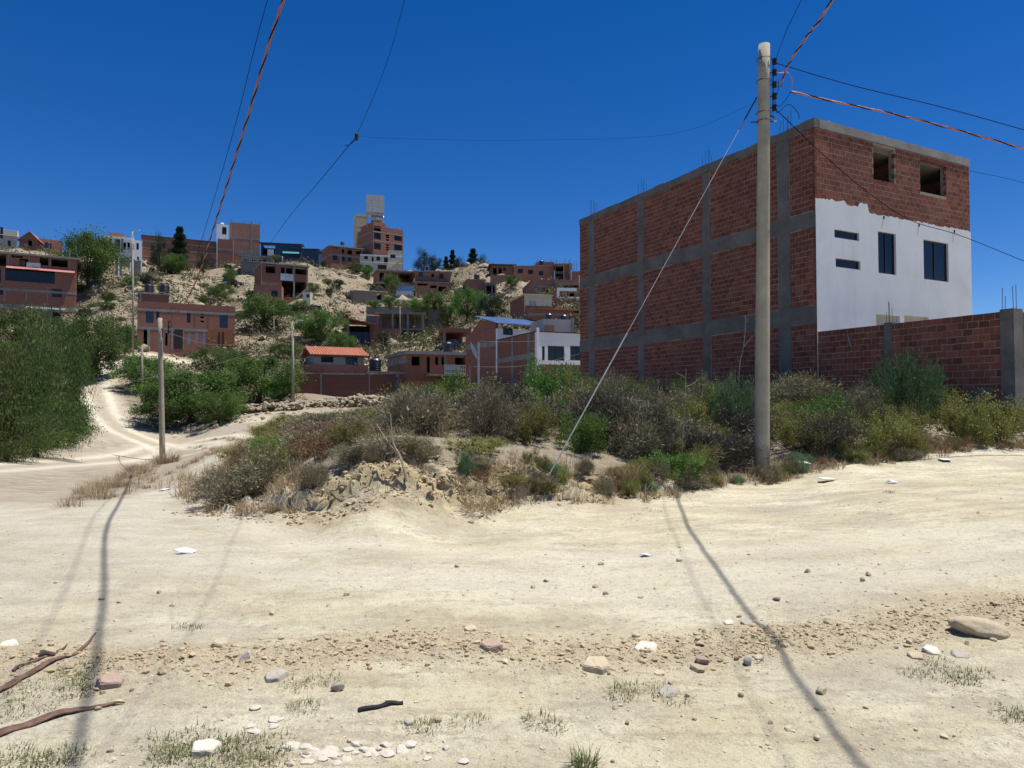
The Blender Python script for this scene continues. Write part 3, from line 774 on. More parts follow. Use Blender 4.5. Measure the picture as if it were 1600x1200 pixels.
# white plaster below, with a ragged top edge
m = MB()
for a, z0, b, z1 in wall_cells(BW, -2.5, zt_l-.35, wh+gh):
    m.box(a, -.016, z0, b, -.008, z1); m.box(max(a, .13), -.008, z0, b, .22, z1)
rr = random.Random(11)
pts = []
n_ = 90
uw = h.upx(1357, 320)
for k in range(n_+1):
    u = BW*k/n_
    z = zt_l + (.12+.14*u/uw if u < uw else -.02) - (.16 if uw*.55 < u < uw*.8 else 0)*rr.uniform(.3, 1)
    pts.append((u, z+rr.uniform(-.035, .03)))
for (a, za), (b, zb) in zip(pts, pts[1:]):
    m.poly([(a, -.016, zt_l-.351), (b, -.016, zt_l-.351), (b, -.016, zb), (a, -.016, za)], (0, .022, 0))
m.build('plaster', 'plaster', h.t)
def winpart(r, deep=.05, mull=1, pane='glass'):
    u0, z0, u1, z1 = r; f = .045; m = MB()
    m.box(u0, deep, z0, u0+f, deep+.06, z1).box(u1-f, deep, z0, u1, deep+.06, z1)
    m.box(u0+f, deep, z0, u1-f, deep+.06, z0+f).box(u0+f, deep, z1-f, u1-f, deep+.06, z1)
    for k in range(mull):
        c = u0+(u1-u0)*(k+1)/(mull+1); m.box(c-.02, deep-.01, z0+f, c+.02, deep+.05, z1-f)
    w = m.build('window', 'dark_frame', h.t)
    for k in range(mull+1):
        c0 = u0+f+(u1-u0-2*f)*k/(mull+1); c1 = u0+f+(u1-u0-2*f)*(k+1)/(mull+1)
        MB().box(c0, deep+.02, z0+f*.9, c1-.004, deep+.028, z1-f*.9).build('pane', pane, w)
winpart(wh[0], mull=0); winpart(wh[1], mull=0); winpart(wh[2]); winpart(wh[3])
for r in gh: MB().box(r[0], .08, r[1], r[2], .11, r[3]).build('shutter_board', 'cream', h.t)
# other walls, floors, roof
MB().box(BW-.2, .22, -2.5, BW, BD, BH-.28).box(.2, BD-.2, -2.5, BW-.2, BD, BH-.28).build('rear_wall', 'brick', h.t)
for z in (4.1-BASE, 7.0-BASE): MB().box(.21, .23, z, BW-.21, BD-.21, z+.2).build('floor_slab', 'concrete', h.t)
MB().box(.15, .15, BH-.5, BW-.15, BD-.15, BH-.3).build('roof_slab', 'concrete_dark', h.t)  # darker concrete: shade inside the top openings is put into the ceiling colour
MB().box(4.3, .3, 7.2-BASE, 4.45, BD-.3, BH-.5).build('partition', 'brick', h.t)
# concrete frame of the long side
CV = [(.94, 1.43), (4.44, 4.83), (8.2, 8.62), (11.77, 12.28)]
ZB = [(4.02-BASE, 4.56-BASE), (6.9-BASE, 7.4-BASE)]
rr = random.Random(3)
def rough_box(m, x0, y0, z0, x1, y1, z1, nseg, ax):
    L = (y1-y0) if ax == 'y' else (z1-z0)
    for k in range(nseg):
        a = k/nseg; b = (k+1)/nseg; j0 = rr.uniform(-.02, .03); j1 = rr.uniform(-.03, .02); o = rr.uniform(-.004, .004)
        if ax == 'y': m.box(x0+o, y0+L*a, z0+j0, x1, y0+L*b, z1+j1)
        else: m.box(x0+o, y0+j0, z0+L*a, x1, y1+j1, z0+L*b)
for a, b in CV:
    m = MB(); rough_box(m, -.012, a, -2.5, .2, b, BH-.28, 14, 'z'); m.build('column', 'concrete_side', h.t)
for a, b in ZB:
    m = MB(); rough_box(m, -.018, 0.0, a, .2, BD, b, 26, 'y'); m.build('floor_beam', 'concrete_side', h.t)
m = MB(); rough_box(m, -.03, -.02, BH-.28, .2, BD+.02, BH, 26, 'y'); m.build('ring_beam', 'concrete_side', h.t)
m = MB().box(.2, -.03, BH-.26, BW+.02, .2, BH).box(BW-.2, .2, BH-.26, BW+.02, BD, BH); m.build('ring_beam', 'concrete', h.t)
MB().box(.003, .08, -2.5, .2, BD-.01, BH-.28).build('mortar_core', 'mortar', h.t)
MB().tube([(h.uz(1330, 180)[0]+.2, 1.0, BH-.3), (h.uz(1330, 180)[0]+.2, 1.0, BH+.62)], .055, 8).build('vent_pipe', 'white_frame', h.t)
for a, b in CV:
    m = MB()
    for k in range(5):
        x = .02+(k % 2)*.14; y = a+.06+(k//2)*.16
        m.tube([(x, y, BH-.1), (x+rr.uniform(-.03,.03), y+rr.uniform(-.03,.03), BH+rr.uniform(.35, .75))], .008, 4)
    m.build('rebar', 'steel_dark', h.t)

BRV = []              # brick mesh variants
def brick_variants(mat='brick_unit'):
    r = random.Random(1)
    for k in range(10):
        V = []
        for z in (0, .146):
            for (x, y) in ((0, 0), (.236, 0), (.236, .11), (0, .11)):
                V.append((x+r.uniform(-.004,.004), y+(r.uniform(-.0004,.0004) if y == 0 else 0), z+r.uniform(-.004,.004)))
        me = fast('brick', V, [(0,3,2,1),(4,5,6,7),(0,1,5,4),(1,2,6,5),(2,3,7,6),(3,0,4,7)], np.full(8, r.random()))
        me.materials.append(MATS[mat]); BRV.append((me, np.array(V)))
def lay_bricks(fn, length, z0, z1, holes, spans, rnd, rows, off0=0.0):
    """collect brick placements; fn(u, z) -> local matrix 2D spec"""
    nrow = max(1, round((z1-z0)/.163)); pit = (z1-z0)/nrow
    for i in range(nrow):
        z = z0 + i*pit
        for a, b in spans:
            u = a + (-.125 if i % 2 else 0) + .004
            while u < b-.05:
                s = max(u, a); e = min(u+.236, b-.006)
                u += .25
                segs = [(s, e)]; cz = z+.08
                for q in holes:
                    if q[1] < cz < q[3]: segs = [w for a0, b0 in segs for w in ((a0, min(b0, q[0])), (max(a0, q[2]), b0)) if w[1]-w[0] > .03]
                for a0, b0 in segs:
                    if b0-a0 > .04: rows.append((fn, a0, z+rnd.uniform(-.004, .004), b0-a0, rnd.uniform(-.0012, .0002), pit/.163))
def place_bricks(rows, root, limit, seed):
    """nearest `limit` bricks as single parts, the rest joined"""
    r = random.Random(seed); Mw = Matrix.Translation(root.location) @ Matrix.Rotation(root.rotation_euler.z, 4, 'Z')
    eye = Vector((0, 0, CAMZ))
    items = []
    for fn, s, z, w, o, zs in rows:
        Mx = fn(s, z, o) @ Matrix.Diagonal((w/.236, 1, zs, 1))
        items.append(((Mw @ Mx.translation - eye).length, Mx))
    items.sort(key=lambda q: q[0])
    for d, Mx in items[:limit]:
        ob = bpy.data.objects.new('brick', BRV[r.randrange(10)][0]); COL.objects.link(ob)
        ob.parent = root; ob.matrix_local = Mx
    if len(items) > limit:
        VV, FF, TT = [], [], []
        base = np.array([(0,3,2,1),(4,5,6,7),(0,1,5,4),(1,2,6,5),(2,3,7,6),(3,0,4,7)])
        for j, (d, Mx) in enumerate(items[limit:]):
            V = BRV[r.randrange(10)][1]; A = np.array(Mx)
            VV.append(V @ A[:3, :3].T + A[:3, 3]); FF.append(base+8*j); TT.append(np.full(8, r.random()))
        me = fast('bricks', np.vstack(VV), np.vstack(FF), np.concatenate(TT))
        link('brickwork', me, 'brick_unit', root, 'stuff')


brick_variants()
rnd = random.Random(21)
rows = []
def f_front(s, z, o): return Matrix.Translation((s, o, z))
def f_side(s, z, o): return Matrix.Translation((o, s, z)) @ Matrix.Rotation(math.radians(90), 4, 'Z') @ Matrix.Scale(-1, 4, (0, 1, 0))
lay_bricks(f_front, BW, zt_l-.2, BH-.28, fh, [(.0, BW)], rnd, rows)
spans = [(.0, .94), (1.43, 4.44), (4.83, 8.2), (8.62, 11.77), (12.28, BD)]
for z0, z1 in ((0.0, ZB[0][0]), (ZB[0][1], ZB[1][0]), (ZB[1][1], BH-.28)):
    lay_bricks(f_side, BD, z0+.01, z1, [], spans, rnd, rows)
place_bricks(rows, TB.t, 300, 4)
# small relics on the plaster: stains are in the material; hooks below
for px, py in ((1380, 340), (1435, 352), (1490, 362)):
    u, z = TB.uz(px, py); MB().box(u-.02, -.04, z-.05, u+.02, -.003, z+.05).build('bracket', 'steel_dark', TB.t)

# boundary wall in the plane of the long side, running towards the road
Lw = 5.05
dv = Vector((math.sin(YAW), -math.cos(YAW), 0))        # towards the viewer
bw = thing('boundary_wall', 'red brick boundary wall with concrete posts in front of the tall building', 'wall', Vector((TB.O.x, TB.O.y, 1.05))+dv*.02, YAW)
HT = 3.76-1.05
MB().box(.003, -Lw, -1, .15, -.02, HT-.01).build('mortar_core', 'mortar', bw)
def wv(px):
    d = ray(px, 520); k = d[0]/d[1]
    return (k*TB.O.y-TB.O.x)/(dv.x-k*dv.y)
p0, p1 = wv(1380), wv(1392)
MB().box(-.004, -p1, -1, .16, -p0, HT+.03).build('post', 'concrete_side', bw)
MB().box(-.03, -Lw-.3, -1, .34, -Lw, HT+.04).build('post', 'concrete_side', bw)
rows = []
lay_bricks(f_side, Lw, -.3, HT, [], [(-Lw, -p1), (-p0, -.02)], rnd, rows)
def f_ret(s, z, o): return Matrix.Translation((s, -Lw-.22+o, z))
MB().box(.34, -Lw-.202, -1, 5, -Lw-.06, HT-.01).build('mortar_core', 'mortar', bw)
lay_bricks(f_ret, 4, -.3, HT, [], [(.34, 1.6)], rnd, rows)
place_bricks(rows, bw, 300, 9)
MB().box(-.02, -wv(1548), .95-.6, .0, -wv(1512), .95).build('plaster_patch', 'concrete_side', bw)
for pv, w in ((-(p0+p1)/2, .1), (-Lw-.15, .24)):
    m = MB()
    for k in range(4): m.tube([(.02+(k % 2)*.12, pv-w/2+(k//2)*w, HT-.05), (.02+(k % 2)*.12, pv-w/2+(k//2)*w+rnd.uniform(-.02,.02), HT+rnd.uniform(.28, .62))], .007, 4)
    m.build('rebar', 'steel_dark', bw)
pv = -wv(1325)
MB().tube([(-.03, pv, HT-.2), (-.05, pv-.12, HT-.55)], .02, 6).build('pipe_stub', 'cable_grey', bw)
FOOT.append((TB.O.x+BW*.4-3, TB.O.y+9, 8.5)); FOOT.append((TB.O.x+dv.x*3+3, TB.O.y+dv.y*3+1.8, 3))
# ------------------------------------------------------------------ terrain
def hsh(i, j, s):
    x = (i.astype(np.int64)*374761393 + j.astype(np.int64)*668265263 + s*974634777) & 0x7fffffff
    x = ((x ^ (x >> 13)) * 1274126177) & 0x7fffffff
    return ((x ^ (x >> 16)) & 0xffff) / 65535.0
def vnoise(x, y, s=0):
    i = np.floor(x); j = np.floor(y); fx = x-i; fy = y-j
    fx = fx*fx*(3-2*fx); fy = fy*fy*(3-2*fy)
    a, b, c, d = hsh(i, j, s), hsh(i+1, j, s), hsh(i, j+1, s), hsh(i+1, j+1, s)
    return (a*(1-fx)+b*fx)*(1-fy) + (c*(1-fx)+d*fx)*fy
def fbm(x, y, s=0, o=4):
    t = 0; a = .5
    for k in range(o):
        t = t + a*(vnoise(x, y, s+k*17)-.5)*2; x = x*2.03+11.3; y = y*2.03+5.7; a *= .5
    return t
def sstep(a, b, x):
    t = np.clip((x-a)/(b-a), 0, 1); return t*t*(3-2*t)
def dpoly(x, y, pts):
    """distance to a polyline and position along it"""
    best = np.full(np.shape(x), 1e9); pos = np.zeros(np.shape(x))
    for k, ((ax, ay), (bx, by)) in enumerate(zip(pts, pts[1:])):
        dx, dy = bx-ax, by-ay; L = dx*dx+dy*dy
        t = np.clip(((x-ax)*dx+(y-ay)*dy)/L, 0, 1)
        d = np.hypot(x-ax-t*dx, y-ay-t*dy); m = d < best
        best = np.where(m, d, best); pos = np.where(m, k+t, pos)
    return best, pos
def inpoly(x, y, pts):
    r = np.zeros(np.shape(x), bool)
    for (ax, ay), (bx, by) in zip(pts, pts[1:]+pts[:1]):
        c = ((ay > y) != (by > y)) & (x < (bx-ax)*(y-ay)/(by-ay+1e-12)+ax)
        r ^= c
    return r

for q in [(-6,-5,0),(0,-5,0),(6,-5,.05),(0,0,0),(-3,3,0),(0,3,0),(3,3,.04),(-4,6,0),(0,6.5,.016),(3.5,4.5,.12),(5.96,8.2,.35),(9.8,13.5,.6),(14,14,.8),(0,9,.05),(3.9,10.8,.15),(4.6,13,.3),
          (-2,6,0),(-2,4,0),(-2,7.6,.02),(-1,8.2,.03),(-2.2,8.4,.04),(-3.2,8.8,.03),(-4,8.0,0),(-4.8,9.8,-.02),(0,8,.03),(2,8,.08),(3,9.6,.12),(-6,7,-.02),(2,5,.04),(6,11,.36),(8,12,.47),(-7,10,-.04),(.2,9.6,.07),(7.4,13.0,.5),(2.8,10.8,.15),
          (1.2,10.2,.1),(-14,8,-.05),(14,6,.5),
          # bank at the edge of the scrub lot
          (-1.1,9.3,.08),(-2.2,9.0,.06),(-3.1,9.5,.04),(-4.1,10.2,0),(-.2,10.0,.1),
          (-1.2,10.1,.78),(-2.0,9.9,.82),(-2.9,10.6,.62),(-3.6,11.4,.5),(-.3,10.9,.62),(.7,11.4,.5),(1.8,12.2,.55),
          (-1.6,11.8,1.05),(-2.6,12.5,.85),(.2,13,1.0),(3,14.2,.85),(6,15.5,1.0),(9,16,1.1),(11.5,17.5,1.2),(7,19,1.25),(2.5,20,1.15),(-2,20,1.05),(-6,20,.75),
          (-8,25,.55),(-3,30,1.1),(2,32,1.3),(-11.5,36,.3),(-6,42,1.2),(0,42,1.8),
          (20,24,1.4),(40,40,2),(60,90,6),(100,150,9),(130,300,9),(40,150,16)]: CTRL.append(q)
for px, py, Y in [(0,800,11),(200,800,10.5),(250,762,15),(330,762,14),(300,720,27),(330,697,40),(255,718,40),(150,762,18),(0,762,16),(0,727,25),(130,692,42),(80,712,33),(240,692,47),(345,690,42),
                  (160,645,56),(148,605,65),(150,578,72),(165,566,76),(198,560,79),(240,556,82),(60,640,60),(0,600,75),(100,560,85),(60,520,98),(-150,640,50),(-200,560,90),
                  (230,650,58),(215,600,68),(300,680,51),(300,600,70),(400,640,58),(400,580,78),(430,540,92),(470,530,95),(350,660,52),(480,650,54),(560,638,58),(440,620,64),
                  (190,520,95),(150,480,108),(190,450,122),(110,445,122),(250,440,130),(300,455,125),(350,448,143),(300,425,155),(380,500,108),(350,540,92),(440,500,108),(420,440,140),
                  (500,440,150),(520,425,172),(500,500,105),(530,470,128),(640,472,138),(660,470,138),(740,495,105),(790,480,108),(780,450,128),(720,430,165),(700,520,98),(770,500,100),
                  (480,625,63),(540,625,64),(600,625,65),(460,634,59),(560,634,60),(510,632,61),(640,425,185),(460,412,166),(130,425,140),(740,615,52),(650,640,45)]: CTRL.append(tuple(P(px, py, Y)))
for X in (-220,-150,-80,0,50): CTRL.append((X, 250, 36 if X < 40 else 26)); CTRL.append((X*1.6, 420, 26))
C_ = np.array(CTRL, float)
def tpc(x, y):
    t = np.log(np.clip(y, -6.5, 600)+8.0)
    return np.clip(x/(np.clip(y, -6.5, 600)+8.0), -1.5, 1.5)*2.2, t
def phi(r2): return np.sqrt(r2+.012)
ca, cb = tpc(C_[:, 0], C_[:, 1]); cz = C_[:, 2]/(C_[:, 1]+8.0)
N_ = len(C_)
K_ = phi((ca[:, None]-ca)**2+(cb[:, None]-cb)**2) - np.eye(N_)*2e-3
Q_ = np.c_[np.ones(N_), ca, cb]
A_ = np.block([[K_, Q_], [Q_.T, np.zeros((3, 3))]])
SOL = np.linalg.solve(A_, np.r_[cz, 0, 0, 0])
BANK = [(-4.6,10.6),(-4.1,10.2),(-3.1,9.5),(-2.2,9.0),(-1.1,9.3),(-.2,10.0),(.4,10.4),(1.6,10.7),(2.6,11.1)]
LOT = [(-4.5,10.6),(-3.3,9.9),(-2.4,9.35),(-1.0,9.5),(.1,10.2),(1.6,10.6),(2.6,11.2),(4.0,12.2),(5.3,12.6),(7.2,13.2),(9.0,13.9),(10.3,14.4),(16,16),(34,34),(12,60),(-20,60),(-15.5,42),(-9.2,24),(-6,14)]
ISLE = [(-13.0,23),(-9.6,20.5),(-7.4,18.6),(-9.2,16.0),(-10.0,15.8),(-11.5,18)]
ISLE = [tuple(P(*q)[:2]) for q in ((120,800,11.5),(210,748,16.5),(275,712,38),(255,705,42),(215,722,30),(150,752,19),(100,790,12.5))]
HROAD = [tuple(P(*q)[:2]) for q in ((330,700,38),(250,692,46),(190,672,50),(162,645,56),(150,605,65),(152,578,72),(168,566,76),(198,560,79),(240,556,82),(330,552,84))]
BERM = [(-3.6,4.5),(-2.4,4.35),(-1.3,4.5),(-.6,4.75),(.4,4.5),(1.3,4.6),(2.1,4.75),(3.0,4.95),(4.2,5.1)]
PTRK = [[(-9,30),(-6.2,17),(-4.9,11.5),(-2.5,8.2),(1,7.2),(6,7.6),(14,9.0)],[(-10.5,30),(-7.6,17),(-6.3,11),(-3.4,7.0),(1,5.9),(6,6.2),(14,7.4)],[(-20,18),(-11,13.5),(-6,9.2),(-2,6.6),(3,6.5),(14,8.2)]]
def H(x, y, fine=True):
    x = np.asarray(x, float); y = np.asarray(y, float); sh = x.shape
    x = x.ravel(); y = y.ravel(); z = np.empty(len(x))
    for i in range(0, len(x), 20000):
        a, b = tpc(x[i:i+20000], y[i:i+20000])
        r = phi((a[:, None]-ca)**2+(b[:, None]-cb)**2) @ SOL[:N_] + SOL[N_]+SOL[N_+1]*a+SOL[N_+2]*b
        z[i:i+20000] = r*(np.clip(y[i:i+20000], -6.5, 600)+8.0)
    d, pos = dpoly(x, y, BANK); inside = inpoly(x, y, LOT)
    # eroded bank face and lumps
    near = np.exp(-(d/1.1)**2)*sstep(-.2, .6, pos)
    ins = np.where(inside, 1.0, -1.0)*d
    amp = np.interp(pos, [0, 1, 2.2, 3.2, 4.2, 5, 6.2, 7.5, 8], [0, .02, .12, .34, .42, .36, .24, .12, 0])
    insn = ins+fbm(x*2.3, y*2.3, 6, 4)*.28
    z += amp*(sstep(-.12, .5, insn)-sstep(-.15, 1.1, ins))*(d < 2.5)
    z += near*(fbm(x*1.6, y*1.6, 3, 4)*.24*sstep(-.15, .4, ins))
    z += near*(np.abs(fbm(x*2.6, y*2.6, 8, 4))*.3+fbm(x*9, y*9, 9, 3)*.08+fbm(x*22, y*22, 10, 2)*.035-.03)*sstep(-.1, .25, ins)
    lot = np.where(inside, 1.0, 0)*sstep(0, 1.2, d)*(y < 62)
    z += lot*fbm(x*.7, y*.7, 5, 4)*.13
    hill = sstep(64, 92, y)
    rd, _ = dpoly(x, y, HROAD); rmask = 1-sstep(2.2, 5.0, rd)
    z += hill*(1-rmask)*(fbm(x*.09, y*.09, 21, 5)*.9-.35+fbm(x*.5, y*.5, 31, 4)*.35+np.abs(fbm(x*.22, y*.22, 35, 4))*1.5)
    z += hill*rmask*fbm(x*.3, y*.3, 41, 3)*.08
    if fine:
        bd, bp = dpoly(x, y, BERM)
        bw_ = np.exp(-((bd+.10*fbm(x*2.1, y*2.1, 61, 3))/.30)**2)
        z += bw_*(.045+.03*fbm(x*1.3, y*1.3, 71, 3)+.045*fbm(x*7, y*7, 73, 4))
        flat = (1-lot)*(y < 60)
        z += flat*(fbm(x*.55, y*.55, 81, 3)*.012+fbm(x*3.2, y*3.2, 83, 4)*.010+fbm(x*13, y*13, 85, 3)*.009)
        for k, tr in enumerate(PTRK):
            td, _ = dpoly(x, y, tr); z -= flat*.008*np.exp(-(td/.22)**2)
    return z.reshape(sh)
def hz(x, y): return float(H(np.array([x]), np.array([y]))[0])
def ground_at(px, py, y0=2.0, y1=90):
    """where the ray through a photo pixel meets the ground"""
    Ys = np.geomspace(y0, y1, 220); d = ray(px, py)
    X = d[0]/d[1]*Ys; Z = CAMZ+d[2]/d[1]*Ys
    g = H(X, Ys); k = np.where(Z <= g)[0]
    k = k[0] if len(k) else len(Ys)-1
    if k > 0:
        a, b = Z[k-1]-g[k-1], Z[k]-g[k]; t = a/(a-b+1e-9); t = min(max(t, 0), 1); Y = Ys[k-1]+(Ys[k]-Ys[k-1])*t
    else: Y = Ys[0]
    x = d[0]/d[1]*Y
    return Vector((x, Y, hz(x, Y)))

# fan shaped sheet, fine near the road, coarse far away
R0 = np.concatenate([np.linspace(.3, 8.2, 30)[:-1], np.linspace(8.2, 13.0, 125)[:-1], np.linspace(13.0, 20, 220)[:-1], np.geomspace(20, 240, 260)[:-1], np.geomspace(240, 1500, 40)])
A0 = np.concatenate([np.linspace(-95, -45, 40)[:-1], np.linspace(-45, 42, 420)[:-1], np.linspace(42, 95, 40)])
RR, AA = np.meshgrid(R0, np.radians(A0), indexing='ij')
GX = RR*np.sin(AA); GY = RR*np.cos(AA)-6.0
GZ = H(GX, GY)
far_ = sstep(320, 800, np.hypot(GX, GY)); GZ = GZ*(1-far_)+(-5)*far_
bd_, bp_ = dpoly(GX, GY, BANK)
bm_ = np.exp(-((np.where(inpoly(GX, GY, LOT), bd_, -bd_)-.35)/.55)**2)*sstep(.8, 2.2, bp_)*(1-sstep(7.2, 8, bp_))
OX = fbm(GX*5+GZ*9, GZ*12, 101, 4); OY = fbm(GY*5-GZ*8, GZ*12+GX*3, 103, 4)      # crumbly face: pushed sideways by height as well
GX = GX+bm_*OX*.13; GY = GY+bm_*OY*.15; GZ = GZ+bm_*fbm(GX*14, GY*14, 105, 3)*.05
nr, na = RR.shape
idx = np.arange(nr*na).reshape(nr, na)
FC = np.stack([idx[:-1, :-1], idx[:-1, 1:], idx[1:, 1:], idx[1:, :-1]], -1).reshape(-1, 4)[:, ::-1]
me = fast('ground', np.stack([GX, GY, GZ], -1).reshape(-1, 3), FC, smooth=True)
gx, gy = GX.ravel(), GY.ravel()
d, pos = dpoly(gx, gy, BANK); dl, _ = dpoly(gx, gy, LOT+LOT[:1]); ins = np.where(inpoly(gx, gy, LOT), dl, -dl)
wob = fbm(gx*1.1, gy*1.1, 91, 4)
lit = sstep(-.1, .55, ins+wob*.6)*(1-np.exp(-(d/.75)**2)*.75*sstep(.6, 1.4, pos)*(1-sstep(6.5, 7.5, pos)))
di, _ = dpoly(gx, gy, ISLE+ISLE[:1]); ii = np.where(inpoly(gx, gy, ISLE), di, -di)
lit = np.maximum(lit, .8*sstep(-.4, .5, ii+wob*.8))
hill = sstep(46, 62, gy)
rd, _ = dpoly(gx, gy, HROAD)
road = (1-sstep(1.5, 2.3, rd+wob*.5))
lit = np.where(gy > 46, np.maximum(lit*(1-hill), hill*(1-road)*(.62+.5*fbm(gx*.12, gy*.12, 95, 4))), lit)
lefttrees = inpoly(gx, gy, [(-60,30),(-19,25.5),(-25.5,41),(-29,50),(-35,58),(-60,75)])
lit = np.where(lefttrees, np.maximum(lit, .6), lit)
bd, _ = dpoly(gx, gy, BERM)
berm = np.exp(-((bd+.12*wob)/.34)**2)
rut = np.zeros(len(gx))
for tr in PTRK:
    td, _ = dpoly(gx, gy, tr); rut = np.maximum(rut, np.exp(-(td/.35)**2))
LANE_B = [(-2.5,7.6),(-4.6,9.6),(-5.6,12.2),(-7.0,17),(-9.9,26),(-13.8,36),(-17.6,43.5),(-21,46.5)]
LANE_A = [(-26,14),(-15.5,16.0),(-16.6,21),(-18.6,29),(-21.2,38),(-22.8,45)]
off = np.full(len(gx), 9.0)
for ln_, hw in ((LANE_B, .62), (LANE_A, .7)):
    ld, lp = dpoly(gx, gy, ln_); off = np.minimum(off, ld)
    rut = np.maximum(rut, np.exp(-((ld-hw)/.32)**2)*sstep(.2, 1.2, lp))
rut = np.maximum(rut, np.exp(-((rd-.8)/.36)**2)*(gy > 35))
verge = sstep(1.2, 1.9, off+wob*.5)*sstep(13, 16, gy)*(1-sstep(44, 48, gy))*sstep(-4, -6, gx)
lit = np.maximum(lit, verge*.5)
earth = sstep(9.5, 14.5, gy+wob*1.5)*sstep(-3.6, -5.4, gx+wob)*(gy < 90)*np.maximum(1-rut*1.3, 0)*np.where(gy < 50, 1, np.exp(-(rd/4.0)**2))
lit = np.maximum(lit, .42*np.exp(-(off/.22)**2)*sstep(13, 16, gy)*(gy < 48)*(wob > -.25))
grey = sstep(-1.0, -5.0, gx+wob*2.0)*(gy < 60)*(1-sstep(20, 46, gy)*.5)
bank = np.exp(-((np.where(inpoly(gx, gy, LOT), d, -d)-.32+wob*.3)/.5)**2)*sstep(1.5, 2.6, pos)*(1-sstep(7, 8, pos))
for nm, arr in (('earth', earth), ('bank', bank), ('litter', lit), ('berm', berm), ('rut', rut), ('greyish', grey), ('hill', hill*(1-road))):
    a = me.attributes.new(nm, 'FLOAT', 'POINT'); a.data.foreach_set('value', arr.astype(np.float32))

m, t, n, l, b = nt('dirt')
v = coord(n)
mp = n.new('ShaderNodeMapping'); l.new(v, mp.inputs[0]); mp.inputs['Scale'].default_value = (.65, 1.35, 1)
n1 = noise(n, l, mp.outputs[0], .8, 6, .62)
n2 = noise(n, l, mp.outputs[0], 2.2, 7, .68)
n3 = noise(n, l, v, 16, 6, .75)
n4 = noise(n, l, v, 60, 4, .7)
c = mix(n, l, ramp(n, l, n1, .40, .60), (.54,.477,.312), (.645,.597,.435))
c = mix(n, l, math_(n, l, 'MULTIPLY', ramp(n, l, n2, .46, .66), .8), c, (.42,.35,.24))
c = mix(n, l, math_(n, l, 'MULTIPLY', ramp(n, l, noise(n, l, v, .55, 5, .65), .52, .66), .65), c, (.43,.37,.285))
mp2 = n.new('ShaderNodeMapping'); l.new(v, mp2.inputs[0]); mp2.inputs['Scale'].default_value = (.9, 5.5, 1); mp2.inputs['Rotation'].default_value = (0, 0, .06)
scr = ramp(n, l, math_(n, l, 'ADD', noise(n, l, mp2.outputs[0], 1.3, 7, .7), math_(n, l, 'MULTIPLY', math_(n, l, 'SUBTRACT', n3, .5), .35)), .545, .60)
c = mix(n, l, math_(n, l, 'MULTIPLY', scr, .62), c, (.40,.335,.235))
pat = ramp(n, l, math_(n, l, 'ADD', noise(n, l, v, .75, 4, .6), math_(n, l, 'MULTIPLY', math_(n, l, 'SUBTRACT', n3, .5), .5)), .50, .585)
c = mix(n, l, math_(n, l, 'MULTIPLY', pat, .45), c, (.385,.345,.275))
pal = ramp(n, l, math_(n, l, 'ADD', noise(n, l, v, 1.7, 5, .6), math_(n, l, 'MULTIPLY', math_(n, l, 'SUBTRACT', n4, .5), .5)), .53, .60)
c = mix(n, l, math_(n, l, 'MULTIPLY', pal, .35), c, (.71,.65,.475))
c = mix(n, l, math_(n, l, 'MULTIPLY', attr(n, 'rut'), .6), c, (.64,.59,.46))
c = mix(n, l, math_(n, l, 'MULTIPLY', attr(n, 'greyish'), .7), c, mix(n, l, ramp(n, l, n2, .35, .65), (.53,.50,.40), (.40,.355,.275)))
c = mix(n, l, math_(n, l, 'MULTIPLY', attr(n, 'berm'), .7), c, mix(n, l, ramp(n, l, n3, .35, .65), (.52,.43,.28), (.39,.315,.2)))
c = mix(n, l, math_(n, l, 'MULTIPLY', attr(n, 'earth'), .85), c, mix(n, l, ramp(n, l, n2, .35, .65), (.40,.34,.26), (.285,.238,.182)))
c = mix(n, l, math_(n, l, 'MULTIPLY', attr(n, 'bank'), .85), c, mix(n, l, ramp(n, l, noise(n, l, v, 5, 7, .7), .38, .62), (.50,.39,.205), (.32,.245,.135)))
hillc = mix(n, l, ramp(n, l, noise(n, l, v, .25, 8, .75), .38, .62), (.285,.235,.155), (.13,.106,.073))
c = mix(n, l, math_(n, l, 'MULTIPLY', attr(n, 'hill'), .85), c, hillc)
ln = ramp(n, l, math_(n, l, 'ADD', attr(n, 'litter'), math_(n, l, 'MULTIPLY', math_(n, l, 'SUBTRACT', n2, .5), 1.1)), .35, .75)
c = mix(n, l, math_(n, l, 'MULTIPLY', ln, .8), c, mix(n, l, ramp(n, l, n3, .35, .65), (.29,.235,.165), (.17,.14,.105)))
c = mix(n, l, math_(n, l, 'MULTIPLY', ramp(n, l, n3, .52, .68), .5), c, (.31,.25,.17))
c = mix(n, l, math_(n, l, 'MULTIPLY', ramp(n, l, n4, .55, .7), .5), c, (.27,.22,.155))
c = mix(n, l, math_(n, l, 'MULTIPLY', ramp(n, l, noise(n, l, v, 38, 3), .62, .7), .5), c, (.72,.66,.53))
l.new(c, b.inputs['Base Color']); b.inputs['Roughness'].default_value = 1.0; b.inputs['Specular IOR Level'].default_value = .05
hh = math_(n, l, 'ADD', math_(n, l, 'MULTIPLY', n3, .6), math_(n, l, 'MULTIPLY', n4, .4))
hh = math_(n, l, 'ADD', hh, math_(n, l, 'MULTIPLY', n2, 1.2))
bump(n, l, hh, 1.0, .045, b)
gr = link('ground', me, 'dirt')
gr['kind'] = 'structure'

